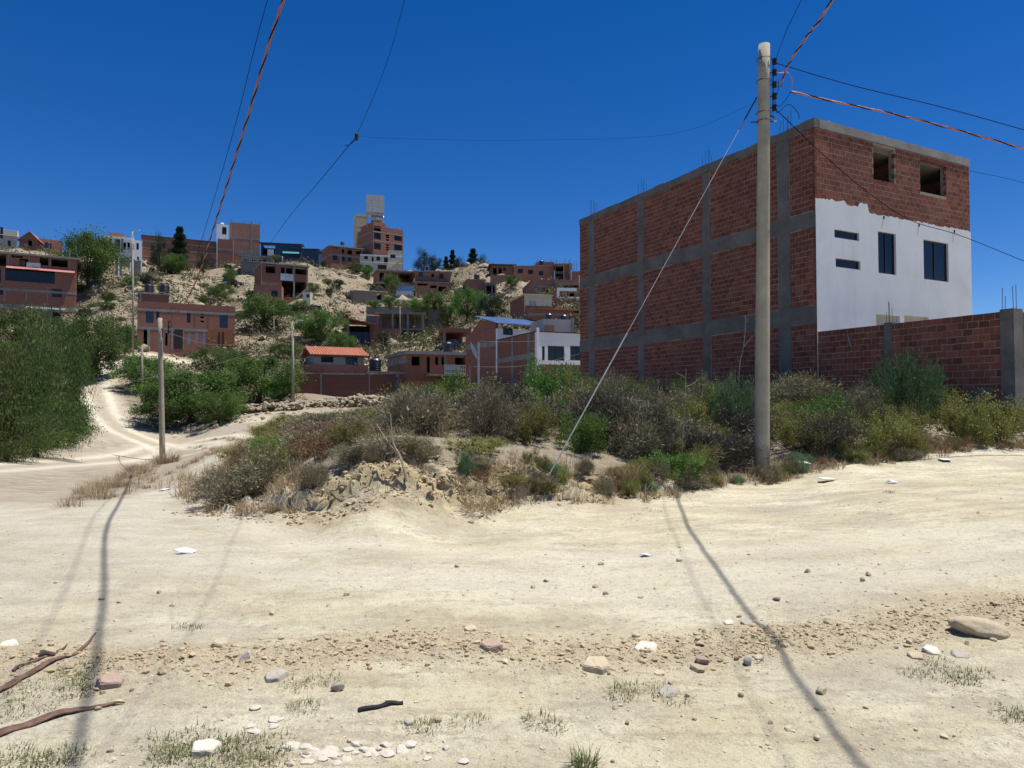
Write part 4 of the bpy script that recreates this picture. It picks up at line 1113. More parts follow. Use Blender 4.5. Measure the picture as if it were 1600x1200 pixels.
# ------------------------------------------------------------------ poles, guy, wires
def spline(pts, n=24):
    pts = [Vector(p) for p in pts]; out = []
    q = [pts[0]*2-pts[1]]+pts+[pts[-1]*2-pts[-2]]
    for i in range(1, len(q)-2):
        p0, p1, p2, p3 = q[i-1:i+3]
        for k in range(n):
            t = k/n
            out.append(.5*((2*p1)+(p2-p0)*t+(2*p0-5*p1+4*p2-p3)*t*t+(3*p1-p0-3*p2+p3)*t**3))
    return out+[pts[-1]]
def wire(name, label, pts, r, mat='cable_black', n=24, group=None):
    ob = MB().tube(spline(pts, n), r, 5).build(name, mat)
    return tag(ob, label, 'wire', group)
def twisted(name, label, pts, r, mats, pitch=.42, n=60):
    t = thing(name, label, 'cable', pts[0])
    c = spline(pts, n); L = 0; o = Vector(pts[0])
    st = [[] for _ in mats]
    dense = []
    for a, b_ in zip(c, c[1:]):
        k = max(1, int((b_-a).length/.07))
        for i in range(k): dense.append(a+(b_-a)*(i/k))
    dense.append(c[-1])
    for i, p in enumerate(dense):
        if i: L += (p-dense[i-1]).length
        tg = (dense[min(i+1, len(dense)-1)]-dense[max(0, i-1)]).normalized()
        e1 = tg.cross(Vector((0,0,1))).normalized(); e2 = tg.cross(e1)
        for s_ in range(len(mats)):
            w = 2*math.pi*(L/pitch+s_/len(mats))
            st[s_].append(p-o+(e1*math.cos(w)+e2*math.sin(w))*r*1.02)
    for s_, mt in enumerate(mats): MB().tube(st[s_], r, 5).build('strand', mt, t)
    return t

pb = P(1190, 742, 13.0); pt_ = P(1194, 70, 13.0); pb.z = hz(pb.x, pb.y)-.15
pole = thing('utility_pole', 'tall concrete utility pole with insulator rack before the brick building', 'utility pole', pb)
ax = pt_-pb
prof = [ax*(k/12) for k in range(13)]
MB().tube(prof, [.14-.038*k/12 for k in range(13)], 20).build('shaft', 'pole_concrete', pole, smooth=True)
def onp(py): return (pt_.z-P(1194, py, 13).z)
rackx = .125
axn = ax.normalized()
def pl(py, dx=0, dy=0): 
    z = P(1194, py, 13).z-pb.z
    return Vector((axn.x/axn.z*z+dx, axn.y/axn.z*z+dy, z))
MB().tube([pl(92, .17), pl(175, .17)], .012, 5).build('rack_bar', 'steel_dark', pole)
for py in (97, 114, 133, 151, 169):
    c = pl(py, .19, -.02)
    MB().lathe([(.025, -.055), (.045, -.05), (.045, -.02), (.025, -.01), (.025, .01), (.045, .02), (.045, .05), (.025, .055)], 10, c).build('insulator', 'black_rubber', pole)
    MB().tube([pl(py, .1), c], .012, 4).build('bolt', 'steel_dark', pole)
for py in (93, 127, 177, 190):
    z = P(1194, py, 13).z; r_ = .135
    cc = pl(py); m = MB(); m.tube([(cc.x+r_*math.cos(a*math.pi/9), cc.y+r_*math.sin(a*math.pi/9), cc.z) for a in range(19)], .008, 4, False); m.build('strap', 'steel_dark', pole)
MB().tube([pl(191, -.24), pl(190, .24)], .013, 5).build('step_bolt', 'steel_dark', pole)
MB().tube([pl(180, .1), pl(184, .2)], .018, 5).build('hook', 'steel_dark', pole)
def wp(py, dx=.2): return pb+pl(py, dx, -.02)
ga = ground_at(845, 766, 8, 14); top = pb+pl(152, -.13)
g = thing('guy_wire', 'steel guy wire with pale lower sleeve anchoring the tall pole', 'guy wire', ga)
MB().tube([(top-ga)*-.02, top-ga], .0055, 5).build('cable', 'cable_grey', g)
MB().tube([(top-ga)*.0, (top-ga)*.345], .0115, 8).build('sleeve', 'cable_grey', g)
MB().tube([(top-ga)*.9, (top-ga)*1.0], .013, 6).build('grip', 'steel_dark', g)

pl2 = ground_at(254, 716, 30, 48); pl2 = P(254, 718, 40); pl2.z = hz(pl2.x, pl2.y)-.1
p2 = thing('utility_pole', 'concrete pole on the dry grass island at the road fork', 'utility pole', pl2)
tp2 = P(250, 497, 40)
MB().tube([(tp2-pl2)*(k/8) for k in range(9)], [.165-.05*k/8 for k in range(9)], 14).build('shaft', 'pole_concrete', p2, smooth=True)
MB().tube([(.22, 0, (tp2-pl2).z-.9), (.22, 0, (tp2-pl2).z-.1)], .03, 5).build('rack_bar', 'steel_dark', p2)
for k in range(3): MB().lathe([(.06, -.06), (.06, .06)], 8, (.25, 0, (tp2-pl2).z-.2-.3*k)).build('insulator', 'black_rubber', p2)
MB().tube([(-.13, 0, (tp2-pl2).z-1.1), (-.14, 0, (tp2-pl2).z-.6)], .05, 5).build('clamp', 'steel_dark', p2)
POLES = [(458, 503, 648, 60, .11, 'slim concrete pole with a lamp beside the stone row', True), (222, 541, 640, 62, .09, 'short bare post at the edge of the hillside road', False),
         (208, 362, 575, 78, .10, 'tall slim lamp pole left of the house beside the dirt road', True), (625, 478, 556, 90, .06, 'thin pole before the concrete frame', False), (428, 498, 560, 92, .05, 'thin pole beside the small tree above the tiled house', False),
         (905, 430, 500, 96, .05, 'thin rod pole left of the tall building', False)]
PT = []
for px, y0, y1, Y, r, lab, lampy in POLES:
    bse = P(px, y1, Y); bse.z = hz(bse.x, bse.y)-.2; tp = P(px-(1 if lampy else 0), y0, Y)
    q = thing('utility_pole' if lampy else 'post', lab, 'utility pole' if lampy else 'post', bse)
    MB().tube([(0,0,0), (tp-bse)*.5, tp-bse], [r*1.25, r*1.1, r*.8], 8).build('shaft', 'pole_concrete' if lampy else 'wood_grey', q, smooth=True)
    if lampy:
        e = tp-bse
        MB().tube([e*.985, e+Vector((.5, -.2, .1))], .035, 5).build('lamp_arm', 'galv', q)
        MB().poly([(e.x+.4, e.y-.3, e.z+.05), (e.x+.9, e.y-.3, e.z+.08), (e.x+.9, e.y-.3, e.z+.17), (e.x+.4, e.y-.3, e.z+.15)], (0, .22, 0)).build('lamp_head', 'white_frame', q)
        for k in range(3): MB().box(e.x-.18, -.04+e.y, e.z*.9-.25*k, e.x+.18, .04+e.y, e.z*.9-.25*k+.06).build('bracket', 'steel_dark', q)
    PT.append((bse, tp))

twisted('twisted_cable', 'orange and black twisted cable from overhead to the pole at the fork',
        [(3.3, -1.5, 9.0), (1.0, 2.5, 8.15), (-.95, 5.9, 7.6), P(443, 0, 9.4), P(385, 190, 12.3), P(334, 355, 17.06), P(306, 440, 21.5), P(278, 488, 29), P(254, 509, 40)], .0105, ['cable_orange', 'cable_black', 'cable_orange'], .9)
wire('wire', 'thin black wire left of the orange twisted cable', [(3.0, -1.5, 9.9), (.6, 2.8, 9.0), (-1.35, 6.4, 8.3), P(418, 0, 10.4), P(365, 205, 13.9), P(315, 375, 19.7), P(292, 445, 25), P(253, 503, 40)], .0055)
J = P(557, 213, 11)
wire('wire', 'thin wire from the top of the picture to the dangling joint', [(1.2, -1, 8.4), (.0, 4.6, 7.2), P(632, 0, 9.0), P(600, 110, 10), J], .0035)
wire('wire', 'thin wire from the dangling joint down towards the hill', [J, P(500, 282, 14.5), P(455, 335, 20), P(425, 376, 30), P(409, 398, 150)], .006)
wire('wire', 'faint thin wire from the dangling joint to the tall pole', [J, P(640, 217, 11.3), P(820, 219, 11.9), P(1050, 209, 12.7), wp(160, -.12)], .002)
jt = thing('wire_joint', 'small black joint hanging where two wires meet', 'wire joint', J)
MB().lathe([(.012, -.07), (.03, -.04), (.03, .03), (.012, .06)], 8).build('clamp', 'black_rubber', jt)
MB().tube([(0,0,-.04), (-.1,0,-.13), (-.18,.0,-.15)], .006, 4).build('tail', 'cable_black', jt)
twisted('twisted_cable', 'pink and black twisted cable from the tall pole over the right foreground',
        [wp(135, .3), P(1232, 100, 11.6), P(1262, 55, 10.2), P(1300, 0, 8.6), (3.62, 5, 6.75), (3.3, 0, 7.4), (3.1, -3, 8.0)], .0095, ['cable_pink', 'cable_black', 'cable_pink'], .8)
wire('wire', 'thin black wire from the tall pole top passing over the camera', [wp(97), P(1228, 50, 11.6), P(1252, 0, 10.2), (3.5, 5, 7.4), (3.1, -2, 8.5)], .005)
twisted('twisted_cable', 'pink and black twisted cable running right from the tall pole', [P(1236, 143, 13), P(1300, 158, 13.1), P(1420, 184, 13.4), P(1600, 233, 13.8), P(1800, 300, 14.2)], .0105, ['cable_pink', 'cable_black', 'cable_pink'], .8)
wire('wire', 'black wire running right from the top insulator of the pole', [wp(99), P(1330, 133, 13.2), P(1470, 167, 13.5), P(1600, 203, 13.8), P(1800, 262, 14.2)], .008)
wire('wire', 'black wire crossing the white front and dropping to the right', [wp(171), P(1225, 183, 13.6), P(1290, 245, 15), P(1362, 305, 16.5), P(1425, 345, 17.5), P(1500, 368, 18.5), P(1600, 408, 20), P(1750, 470, 22)], .009)
wire('wire', 'short thin wire behind the right edge of the tall building', [P(1480, 262, 27), P(1540, 272, 27), P(1600, 286, 27), P(1700, 318, 27)], .008)
wire('wire', 'looped black jumper wire beside the insulators', [wp(168, .22), P(1215, 176, 12.9), P(1232, 163, 12.95), P(1246, 175, 13), P(1249, 186, 13.1)], .006)
wire('wire', 'pink jumper wire arching from the insulators to the right cable', [wp(114, .22), P(1218, 114, 12.9), P(1232, 114, 12.95), P(1238, 128, 13), P(1236, 143, 13)], .007, 'cable_pink')
wire('wire', 'black jumper wire hanging from the lowest insulators', [P(1236, 143, 13), P(1228, 155, 12.95), P(1218, 166, 12.9), wp(160, .2), P(1216, 140, 12.9), P(1216, 126, 12.9)], .006)
# lower service wires on the hill side
for lab, pts in (('service wire from the fork pole towards the slim lamp pole', [P(255, 518, 40), P(330, 538, 46), P(400, 535, 53), P(457, 520, 60)]),
                 ('service wire sagging from the slim lamp pole to the left edge', [P(457, 530, 60), P(340, 568, 54), P(210, 595, 48), P(90, 618, 42), P(-40, 640, 36)]),
                 ('upper barbed wire strand left of the tall building', [P(748, 533, 30), P(800, 534, 29), P(850, 532, 28), P(905, 525, 27)]),
                 ('lower barbed wire strand left of the tall building', [P(735, 573, 30), P(800, 573, 29), P(850, 566, 28), P(905, 553, 27)])):
    wire('wire', lab, pts, .006, 'cable_grey')
# fence posts and a dangling sheet left of the tall building
for px, y0, lab, mt, r in ((748, 535, 'grey steel fence post with a bent metal sheet', 'galv', .05), (734, 570, 'thin pale wooden fence post left of the steel post', 'wood_grey', .03)):
    tp = P(px, y0, 30); q = thing('fence_post', lab, 'post', (tp.x, tp.y, hz(tp.x, tp.y)-.2))
    MB().tube([(0,0,0), (0,0,tp.z-q.location.z)], r, 6).build('shaft', mt, q)
    if px == 748:
        e = tp.z-q.location.z
        MB().poly([(-.36, .02, e+.05), (-.06, .02, e-.4), (-.07, .02, e-.75), (-.3, .02, e-.35)], (0, .015, .0)).build('sheet', 'galv', q)
# ------------------------------------------------------------------ plants
def unit(v): return v/np.maximum(np.linalg.norm(v, axis=1, keepdims=True), 1e-9)
def leaf_mesh(name, pos, dirn, L, Wd, rng, tint=None, curl=0.0):
    """one folded rhombus per leaf"""
    n = len(pos); dirn = unit(dirn)
    side = unit(np.cross(dirn, unit(rng.normal(size=(n, 3)))))
    L = np.broadcast_to(np.asarray(L), (n,))[:, None]; Wd = np.broadcast_to(np.asarray(Wd), (n,))[:, None]
    nrm = np.cross(dirn, side)
    mid = pos+dirn*L*.45+nrm*L*curl
    V = np.stack([pos, mid+side*Wd*.5, pos+dirn*L, mid-side*Wd*.5], 1).reshape(-1, 3)
    Fc = np.arange(n*4).reshape(n, 4)
    t = rng.random(n) if tint is None else tint
    return V, Fc, np.repeat(t, 4)
def twig_arr(pos, dirn, L, Wd, rng):
    n = len(pos); dirn = unit(dirn); side = unit(np.cross(dirn, unit(rng.normal(size=(n, 3)))))
    L = np.broadcast_to(np.asarray(L), (n,))[:, None]; Wd = np.broadcast_to(np.asarray(Wd), (n,))[:, None]
    bend = unit(dirn+rng.normal(size=(n, 3))*.3)
    V = np.stack([pos-side*Wd*.5, pos+side*Wd*.5, pos+dirn*L*.5+side*Wd*.3, pos+dirn*L*.5+bend*L*.5], 1).reshape(-1, 3)
    return V, np.arange(n*4).reshape(n, 4), np.repeat(rng.random(n), 4)
def blades(n, rng, h0, h1, spread, w=.008, lean=.5, rad=.15, droop=.3):
    r = rad*np.sqrt(rng.random(n)); a = rng.random(n)*2*np.pi
    base = np.stack([r*np.cos(a), r*np.sin(a), np.zeros(n)], 1)
    a2 = a+rng.normal(size=n)*.7; ln = lean*rng.random(n)*spread
    h = rng.uniform(h0, h1, n)
    d = np.stack([np.cos(a2)*ln, np.sin(a2)*ln, np.ones(n)], 1); d = unit(d)
    side = np.stack([-np.sin(a2), np.cos(a2), np.zeros(n)], 1)+rng.normal(size=(n, 3))*.3; side = unit(side)
    mid = base+d*h[:, None]*.55
    out = np.stack([np.cos(a2), np.sin(a2), np.zeros(n)], 1)
    tip = mid+unit(d+out*droop*rng.random(n)[:, None]*2-np.array([0, 0, .3*droop]))*h[:, None]*.45
    ww = w*rng.uniform(.6, 1.3, n)[:, None]
    V = np.stack([base-side*ww, base+side*ww, mid+side*ww*.7, mid-side*ww*.7, tip], 1)
    Fq = []
    i = np.arange(n)*5
    F1 = np.stack([i, i+1, i+2, i+3], 1); F2 = np.stack([i+3, i+2, i+4, i+4], 1)
    return V.reshape(-1, 3), F1, np.stack([i+3, i+2, i+4], 1), np.repeat(rng.random(n), 5)
def tri_mesh(name, V, F1, F3, T):
    Ft = np.vstack([F1[:, [0, 1, 2]], F1[:, [0, 2, 3]], F3]); return fast(name, V, Ft, T)

def dome(n, rng, flat=.55, shell=.5):
    """points in a bushy dome of radius 1, height ~1.1"""
    d = unit(rng.normal(size=(n, 3))); r = (rng.random(n)**shell)[:, None]
    p = d*r; p[:, 2] = p[:, 2]*flat+flat
    return p
VAR = {}
def shrub(kind, seed):
    """(foliage mesh, stem mesh) of about unit radius and unit height"""
    rng = np.random.default_rng(seed); R = random.Random(seed)
    stems = MB(); V = []; 
    ns = {'grey': 26, 'purple': 26, 'olive': 14, 'green': 12, 'oleander': 16, 'pale': 12, 'seed': 10}[kind]
    tips = []
    for k in range(ns):
        a = R.uniform(0, 6.283); e = R.uniform(.15, 1.0)
        tip = Vector((math.cos(a)*e*.85, math.sin(a)*e*.85, R.uniform(.55, 1.0)*(1.1-.45*e)))
        midp = tip*.5+Vector((R.uniform(-.1, .1), R.uniform(-.1, .1), -.02))
        stems.tube([(0.08*math.cos(a), .08*math.sin(a), -.08), midp, tip], [.016, .011, .004], 4, False); tips.append((midp, tip))
    ncl = 40
    cl = dome(ncl, rng, .52, .4); cl[:, 2] = np.maximum(cl[:, 2], .1)
    cl *= rng.uniform(.82, 1.1, (ncl, 1))
    lump = rng.integers(0, ncl, 9000)
    arrs = []
    def add(a, mat=None): arrs.append(a)
    if kind in ('grey', 'purple'):
        n = 9000; c = cl[lump[:n]]; pos = c+rng.normal(size=(n, 3))*.14; pos[:, 2] = np.abs(pos[:, 2])
        d = unit(pos-np.array([0, 0, -.1]))*1.0+rng.normal(size=(n, 3))*.75
        add(twig_arr(pos, d, rng.uniform(.06, .22, n), rng.uniform(.004, .009, n), rng))
        n = 2600; c = cl[lump[:n]]; pos = c+rng.normal(size=(n, 3))*.13; pos[:, 2] = np.abs(pos[:, 2])
        add(leaf_mesh('x', pos, rng.normal(size=(n, 3)), .035, .016, rng))
    elif kind == 'olive':
        n = 6500; c = cl[lump[:n]]; pos = c+rng.normal(size=(n, 3))*.1; pos[:, 2] = np.abs(pos[:, 2])
        d = rng.normal(size=(n, 3))+np.array([0, 0, .8])
        add(leaf_mesh('x', pos, d, rng.uniform(.035, .065, n), rng.uniform(.016, .028, n), rng))
        n = 800; c = cl[lump[:n]]; pos = c*.8
        add(twig_arr(pos, c+rng.normal(size=(n, 3))*.4, .2, .008, rng))
    elif kind in ('green', 'pale', 'seed'):
        n = 6500 if kind != 'seed' else 3000; c = cl[lump[:n]]; pos = c+rng.normal(size=(n, 3))*.11; pos[:, 2] = np.abs(pos[:, 2])
        d = rng.normal(size=(n, 3))*.8+np.array([0, 0, .4])+pos*.5
        add(leaf_mesh('x', pos, d, rng.uniform(.05, .11, n), rng.uniform(.018, .034, n), rng, curl=.06))
    elif kind == 'oleander':
        n = 6500; c = cl[lump[:n]]; pos = c+rng.normal(size=(n, 3))*.09; pos[:, 2] = np.abs(pos[:, 2])
        d = unit(pos-np.array([0, 0, -.6]))*1.3+rng.normal(size=(n, 3))*.7
        add(leaf_mesh('x', pos, d, rng.uniform(.07, .14, n), rng.uniform(.013, .02, n), rng))
    # ragged shoots standing out of the dome, with leaves along them
    for k in range(26):
        a_ = R.uniform(0, 6.283); e_ = R.uniform(.2, .95)
        b0_ = np.array([math.cos(a_)*e_*.6, math.sin(a_)*e_*.6, .5*(1.15-e_*.5)]); dv_ = np.array([math.cos(a_)*e_, math.sin(a_)*e_, R.uniform(.5, 1.3)]); dv_ /= np.linalg.norm(dv_)
        Ls = R.uniform(.35, .62); q_ = rng.random(40)[:, None]; ps = b0_+dv_*q_*Ls+rng.normal(size=(40, 3))*.02
        stems.tube([tuple(b0_), tuple(b0_+dv_*Ls)], [.006, .002], 3, False)
        if kind in ('grey', 'purple'): add(twig_arr(ps, dv_+rng.normal(size=(40, 3))*.6, rng.uniform(.04, .12, 40), .006, rng))
        else: add(leaf_mesh('x', ps, dv_+rng.normal(size=(40, 3))*.7, rng.uniform(.04, .08, 40), .022, rng))
    o = 0; VV, FF, TT = [], [], []
    for a, f, tt in arrs: VV.append(a); FF.append(f+o); TT.append(tt); o += len(a)
    Vn = np.vstack(VV)
    me = fast('foliage', Vn, np.vstack(FF), np.concatenate(TT))
    mt = {'grey': 'twig_grey', 'purple': 'twig_purple', 'olive': 'leaf_olive', 'green': 'leaf_bright', 'oleander': 'leaf_oleander', 'pale': 'leaf_pale', 'seed': 'brown_seed'}[kind]
    me.materials.append(MATS[mt])
    sm = bpy.data.meshes.new('stem'); sm.from_pydata(stems.v, [], stems.f); sm.materials.append(MATS['bark'])
    return me, sm
def get_shrub(kind, k):
    if (kind, k) not in VAR: VAR[(kind, k)] = shrub(kind, hash_(kind)+k*7)
    return VAR[(kind, k)]
def hash_(s): return sum(ord(c)*(i+3) for i, c in enumerate(s))
RS = random.Random(77)
def put_shrub(kind, x, y, r, hgt, label, name='shrub', group=None, cat='shrub'):
    f, s = get_shrub(kind, RS.randrange(3))
    t = thing(name, label, cat, (x, y, hz(x, y)-.03), RS.uniform(0, 6.28), group)
    t.scale = (r, r, hgt)
    link('foliage', f, None, t); link('stem', s, None, t)
    return t
def shrub_px(kind, px, top, Y, wpx, label, **k):
    p = P(px, top, Y); g = hz(p.x, p.y); return put_shrub(kind, p.x, p.y, wpx/2*Y/F, max(.25, (p.z-g)/1.02), label, **k)

# salient shrubs, each found in the photograph
shrub_px('oleander', 1415, 545, 15.6, 108, 'round dark green bush in front of the boundary wall')
shrub_px('olive', 1540, 618, 14.8, 150, 'large yellow green bush at the right edge below the boundary wall end')
shrub_px('olive', 1255, 640, 14.0, 110, 'yellow green bush just right of the tall pole')
shrub_px('pale', 1150, 592, 14.8, 72, 'pale green leafy bush just left of the tall pole')
shrub_px('green', 702, 590, 22, 110, 'bright green bush left of the white fronted house')
shrub_px('green', 860, 574, 19, 120, 'bright green feathery bush below the white fronted house')
shrub_px('green', 945, 600, 19, 90, 'bright green bush behind the guy wire at the brick wall foot')
shrub_px('seed', 770, 600, 20, 90, 'brown seeded bush between the two bright green bushes')
shrub_px('olive', 1265, 582, 18, 90, 'olive bush against the brick wall right of the tall pole')
shrub_px('olive', 1105, 588, 18, 70, 'olive bush against the brick wall left of the pale green bush')
shrub_px('green', 1045, 705, 11.6, 110, 'low green bush at the road edge left of the tall pole')
shrub_px('olive', 1105, 735, 11.9, 60, 'small reddish green bush at the road edge beside the tall pole')
shrub_px('grey', 615, 700, 10.3, 110, 'dry grey bush on top of the earth bank')
shrub_px('grey', 490, 725, 9.9, 50, 'small dry grey bush on the pale earth bank')
shrub_px('grey', 690, 650, 13.2, 120, 'tangled grey bush behind the forked stick')
shrub_px('olive', 740, 690, 11.2, 120, 'sprawling grey green bush right of the forked stick')
shrub_px('seed', 1425, 672, 14.0, 60, 'dry brown fern like bush below the round dark green bush')
shrub_px('olive', 1335, 690, 13.4, 60, 'small olive bush right of the tall pole at the road edge')
shrub_px('pale', 1250, 708, 13.2, 46, 'small pale green weed bush beside the white litter')
# the scrub of the lot
kinds = ['grey', 'purple', 'grey', 'purple', 'olive', 'grey']
LBL = {'grey': 'dry grey twiggy shrub', 'purple': 'dark brown grey thorny shrub', 'olive': 'olive yellow leafy shrub', 'green': 'fresh green leafy shrub', 'seed': 'dry brown leafy shrub'}
placed = []
def free(x, y, r):
    for fx, fy, fr in FOOT[-2:]:
        pass
    # keep clear of the tall building and the boundary wall
    q = Vector((x-TB.O.x, y-TB.O.y)); u = q.x*math.cos(YAW)+q.y*math.sin(YAW); v = -q.x*math.sin(YAW)+q.y*math.cos(YAW)
    if u > -r*.75-.15 and v > -5.4-r*.3: return False
    return all(math.hypot(x-a, y-b) > (r+c)*.52 for a, b, c in placed)
def scatter_row(pxs, Y0, Y1, rm, rM, hm, hM, kset, tries=400, maxn=30, seed=0, zone=''):
    R = random.Random(seed); c = 0
    for _ in range(tries):
        if c >= maxn: break
        px = R.uniform(*pxs); Y = R.uniform(Y0, Y1); x = (px-800)/F*Y; r = R.uniform(rm, rM)
        ins = inpoly(np.array([x]), np.array([Y]), LOT)[0]; dd = dpoly(np.array([x]), np.array([Y]), LOT+LOT[:1])[0][0]
        if not ins or dd < r*.5 or not free(x, Y, r): continue
        if math.hypot(x-pb.x, Y-pb.y) < r*.6+.2: continue
        k = R.choice(kset); placed.append((x, Y, r)); c += 1
        put_shrub(k, x, Y, r, R.uniform(hm, hM)*(.62 if px < 620 and Y > 13 else 1), LBL[k]+' '+zone, group=LBL[k].split(' shrub')[0]+' shrubs '+zone)
scatter_row((640, 1180), 12.3, 15.5, .45, .75, .55, .85, ['grey', 'purple', 'olive', 'grey', 'olive', 'green', 'grey', 'purple'], 900, 24, 1, 'between the guy wire and the tall pole')
scatter_row((1200, 1640), 13.6, 17.5, .4, .7, .5, .8, ['grey', 'olive', 'olive', 'purple', 'green'], 900, 22, 2, 'in front of the boundary wall')
scatter_row((380, 900), 13.5, 20, .5, .85, .5, .85, ['grey', 'olive', 'olive', 'green', 'grey', 'seed', 'purple'], 900, 32, 3, 'behind the earth bank')
scatter_row((900, 1250), 15, 22, .5, .85, .8, 1.15, ['grey', 'purple', 'olive', 'green', 'olive'], 900, 24, 4, 'along the tall building foot')
scatter_row((350, 720), 20, 34, .6, 1.0, .6, .95, ['grey', 'olive', 'olive', 'grey', 'green'], 900, 34, 5, 'in the middle of the scrub lot')
scatter_row((640, 780), 34, 50, .8, 1.4, .8, 1.2, ['grey', 'olive', 'green', 'purple'], 900, 34, 6, 'near the stone row at the back of the lot')
scatter_row((330, 600), 10.8, 15, .35, .6, .3, .55, ['grey', 'seed', 'olive', 'olive', 'grey', 'seed'], 900, 22, 7, 'on the left shoulder of the earth bank')

for px, tp, Y, w, kd, lab in ((548, 705, 10.2, 60, 'grey', 'dry grey bush hanging over the middle of the earth bank'), (662, 700, 10.3, 60, 'grey', 'dry grey bush beside the forked stick on the bank edge'), (585, 738, 9.8, 34, 'grey', 'small dry bush clinging to the bank face'),
                              (425, 690, 11.6, 70, 'olive', 'olive bush on the left part of the earth bank'), (385, 700, 11.8, 60, 'seed', 'brown dry bush at the left end of the earth bank')):
    shrub_px(kd, px, tp, Y, w, lab)
RW = random.Random(31)
for k in range(64):
    t = RW.uniform(4.3, 11.0); i = int(t); f = t-i; a, b_ = LOT[i-1], LOT[i]
    x = a[0]+(b_[0]-a[0])*f+RW.uniform(-.1, .1); y = a[1]+(b_[1]-a[1])*f+RW.uniform(.05, .75)
    if math.hypot(x-pb.x, y-pb.y) < .35: continue
    kd = RW.choice(['grey', 'seed', 'olive', 'grey', 'olive', 'pale'])
    side = 'left' if x < pb.x else 'right'
    put_shrub(kd, x, y, RW.uniform(.14, .3), RW.uniform(.14, .32), {'grey': 'low grey', 'seed': 'low brown', 'olive': 'low olive', 'pale': 'low green'}[kd]+' weed at the road edge '+side+' of the tall pole', 'weed', {'grey': 'low grey', 'seed': 'low brown', 'olive': 'low olive', 'pale': 'low green'}[kd]+' weeds at the road edge '+side+' of the tall pole', 'weed')

# ---- trees
def tree_mesh(kind, seed):
    rng = np.random.default_rng(seed); R = random.Random(seed)
    wood = MB(); tips = []
    if kind == 'conifer':
        wood.tube([(0,0,-.05), (.01,0,.5), (0,0,.97)], [.03, .018, .004], 6)
        n = 7000; z = rng.random(n)**.8; z = .08+.92*z
        r = (1-z)**.75*.23*(.65+.5*np.sin(z*40+rng.random(n)*2))*np.sqrt(rng.random(n))+.012
        a = rng.random(n)*6.283
        pos = np.stack([r*np.cos(a), r*np.sin(a), z], 1)
        d = np.stack([np.cos(a), np.sin(a), rng.normal(size=n)*.4+.3], 1)
        V, Fc, T = leaf_mesh('x', pos, d, rng.uniform(.03, .06, n), rng.uniform(.012, .02, n), rng)
    else:
        th = {'molle': .3, 'broad': .28, 'gum': .38}[kind]
        wood.tube([(0,0,-.06), (.015,.01,th*.5), (.0,.02,th)], [.035, .026, .022], 7)
        ncl = {'molle': 46, 'broad': 52, 'gum': 26}[kind]
        d = unit(rng.normal(size=(ncl, 3))); rad = rng.uniform(.5, 1, ncl)[:, None]**.6
        cl = d*rad*np.array([.5, .5, .43])*rng.uniform(.78, 1.15, (ncl, 1)); cl[:, 2] += .55
        if kind == 'gum': cl = d*rad*np.array([.3, .3, .42])*rng.uniform(.6, 1.2, (ncl, 1)); cl[:, 2] += .58
        cl[:, 2] = np.maximum(cl[:, 2], .12)
        for k in range(0, ncl, 2):
            c = Vector(cl[k]); s0 = Vector((0, .02, th*R.uniform(.6, 1)))
            wood.tube([s0, s0*.45+c*.55+Vector((0,0,.03)), c], [.014, .009, .003], 4, False)
        per = {'molle': 380, 'broad': 290, 'gum': 260}[kind]
        n = ncl*per; ci = np.repeat(np.arange(ncl), per)
        rr_ = rng.uniform(.05, .125, ncl)[ci][:, None]
        off = rng.normal(size=(n, 3))*rr_*.75
        if kind == 'molle':
            off[:, 2] = -np.abs(rng.normal(size=n))*rr_[:, 0]*1.5+.04
            d = np.stack([rng.normal(size=n)*.35, rng.normal(size=n)*.35, -np.ones(n)], 1)
            L, Wd = rng.uniform(.02, .038, n), rng.uniform(.006, .010, n)
        elif kind == 'broad':
            d = rng.normal(size=(n, 3))+np.array([0, 0, .2]); L, Wd = rng.uniform(.022, .04, n), rng.uniform(.012, .02, n)
        else:
            d = rng.normal(size=(n, 3))*.6+np.array([0, 0, -.6]); L, Wd = rng.uniform(.03, .05, n), rng.uniform(.008, .012, n)
        pos = cl[ci]+off
        tint = np.clip(rng.random(n)*.45+(rng.random(ncl)**1.5)[ci]*.75-.1, 0, 1)
        V, Fc, T = leaf_mesh('x', pos, d, L, Wd, rng, tint)
    me = fast('crown', V, Fc, T)
    wm = bpy.data.meshes.new('trunk'); wm.from_pydata(wood.v, [], wood.f); wm.materials.append(MATS['bark'])
    return me, wm
TV = {}
LEAFM = {'molle': 'leaf_molle', 'broad': 'leaf_green', 'gum': 'leaf_dark', 'conifer': 'leaf_dark'}
def put_tree(kind, px, top, Y, wpx, label, base=None, mat=None, name='tree', group=None, cat='tree'):
    k = RS.randrange(3); mat = mat or LEAFM[kind]
    if (kind, k, mat) not in TV:
        if (kind, k) not in TV: TV[(kind, k)] = tree_mesh(kind, hash_(kind)*3+k)
        c, w = TV[(kind, k)]
        if c.users and c.materials: c = c.copy(); c.materials.clear()
        c.materials.append(MATS[mat]); TV[(kind, k, mat)] = (c, w)
    c, w = TV[(kind, k, mat)]
    tp = P(px, top, Y); g = hz(tp.x, tp.y) if base is None else P(px, base, Y).z
    t = thing(name, label, cat, (tp.x, tp.y, g-.05), RS.uniform(0, 6.28), group)
    hh_ = max(.8, tp.z-g); ww = wpx*Y/F*(1.0 if kind != 'conifer' else 2.1)
    t.scale = (ww, ww, hh_)
    link('crown', c, None, t); link('trunk', w, None, t)
    return t
T_ = put_tree
T_('molle', 20, 470, 33, 175, 'big weeping olive green tree at the left edge')
T_('molle', 72, 540, 37, 120, 'weeping tree overhanging the dirt road on the left', mat='leaf_green')
T_('molle', -45, 500, 27, 190, 'weeping tree cut off by the left picture edge')
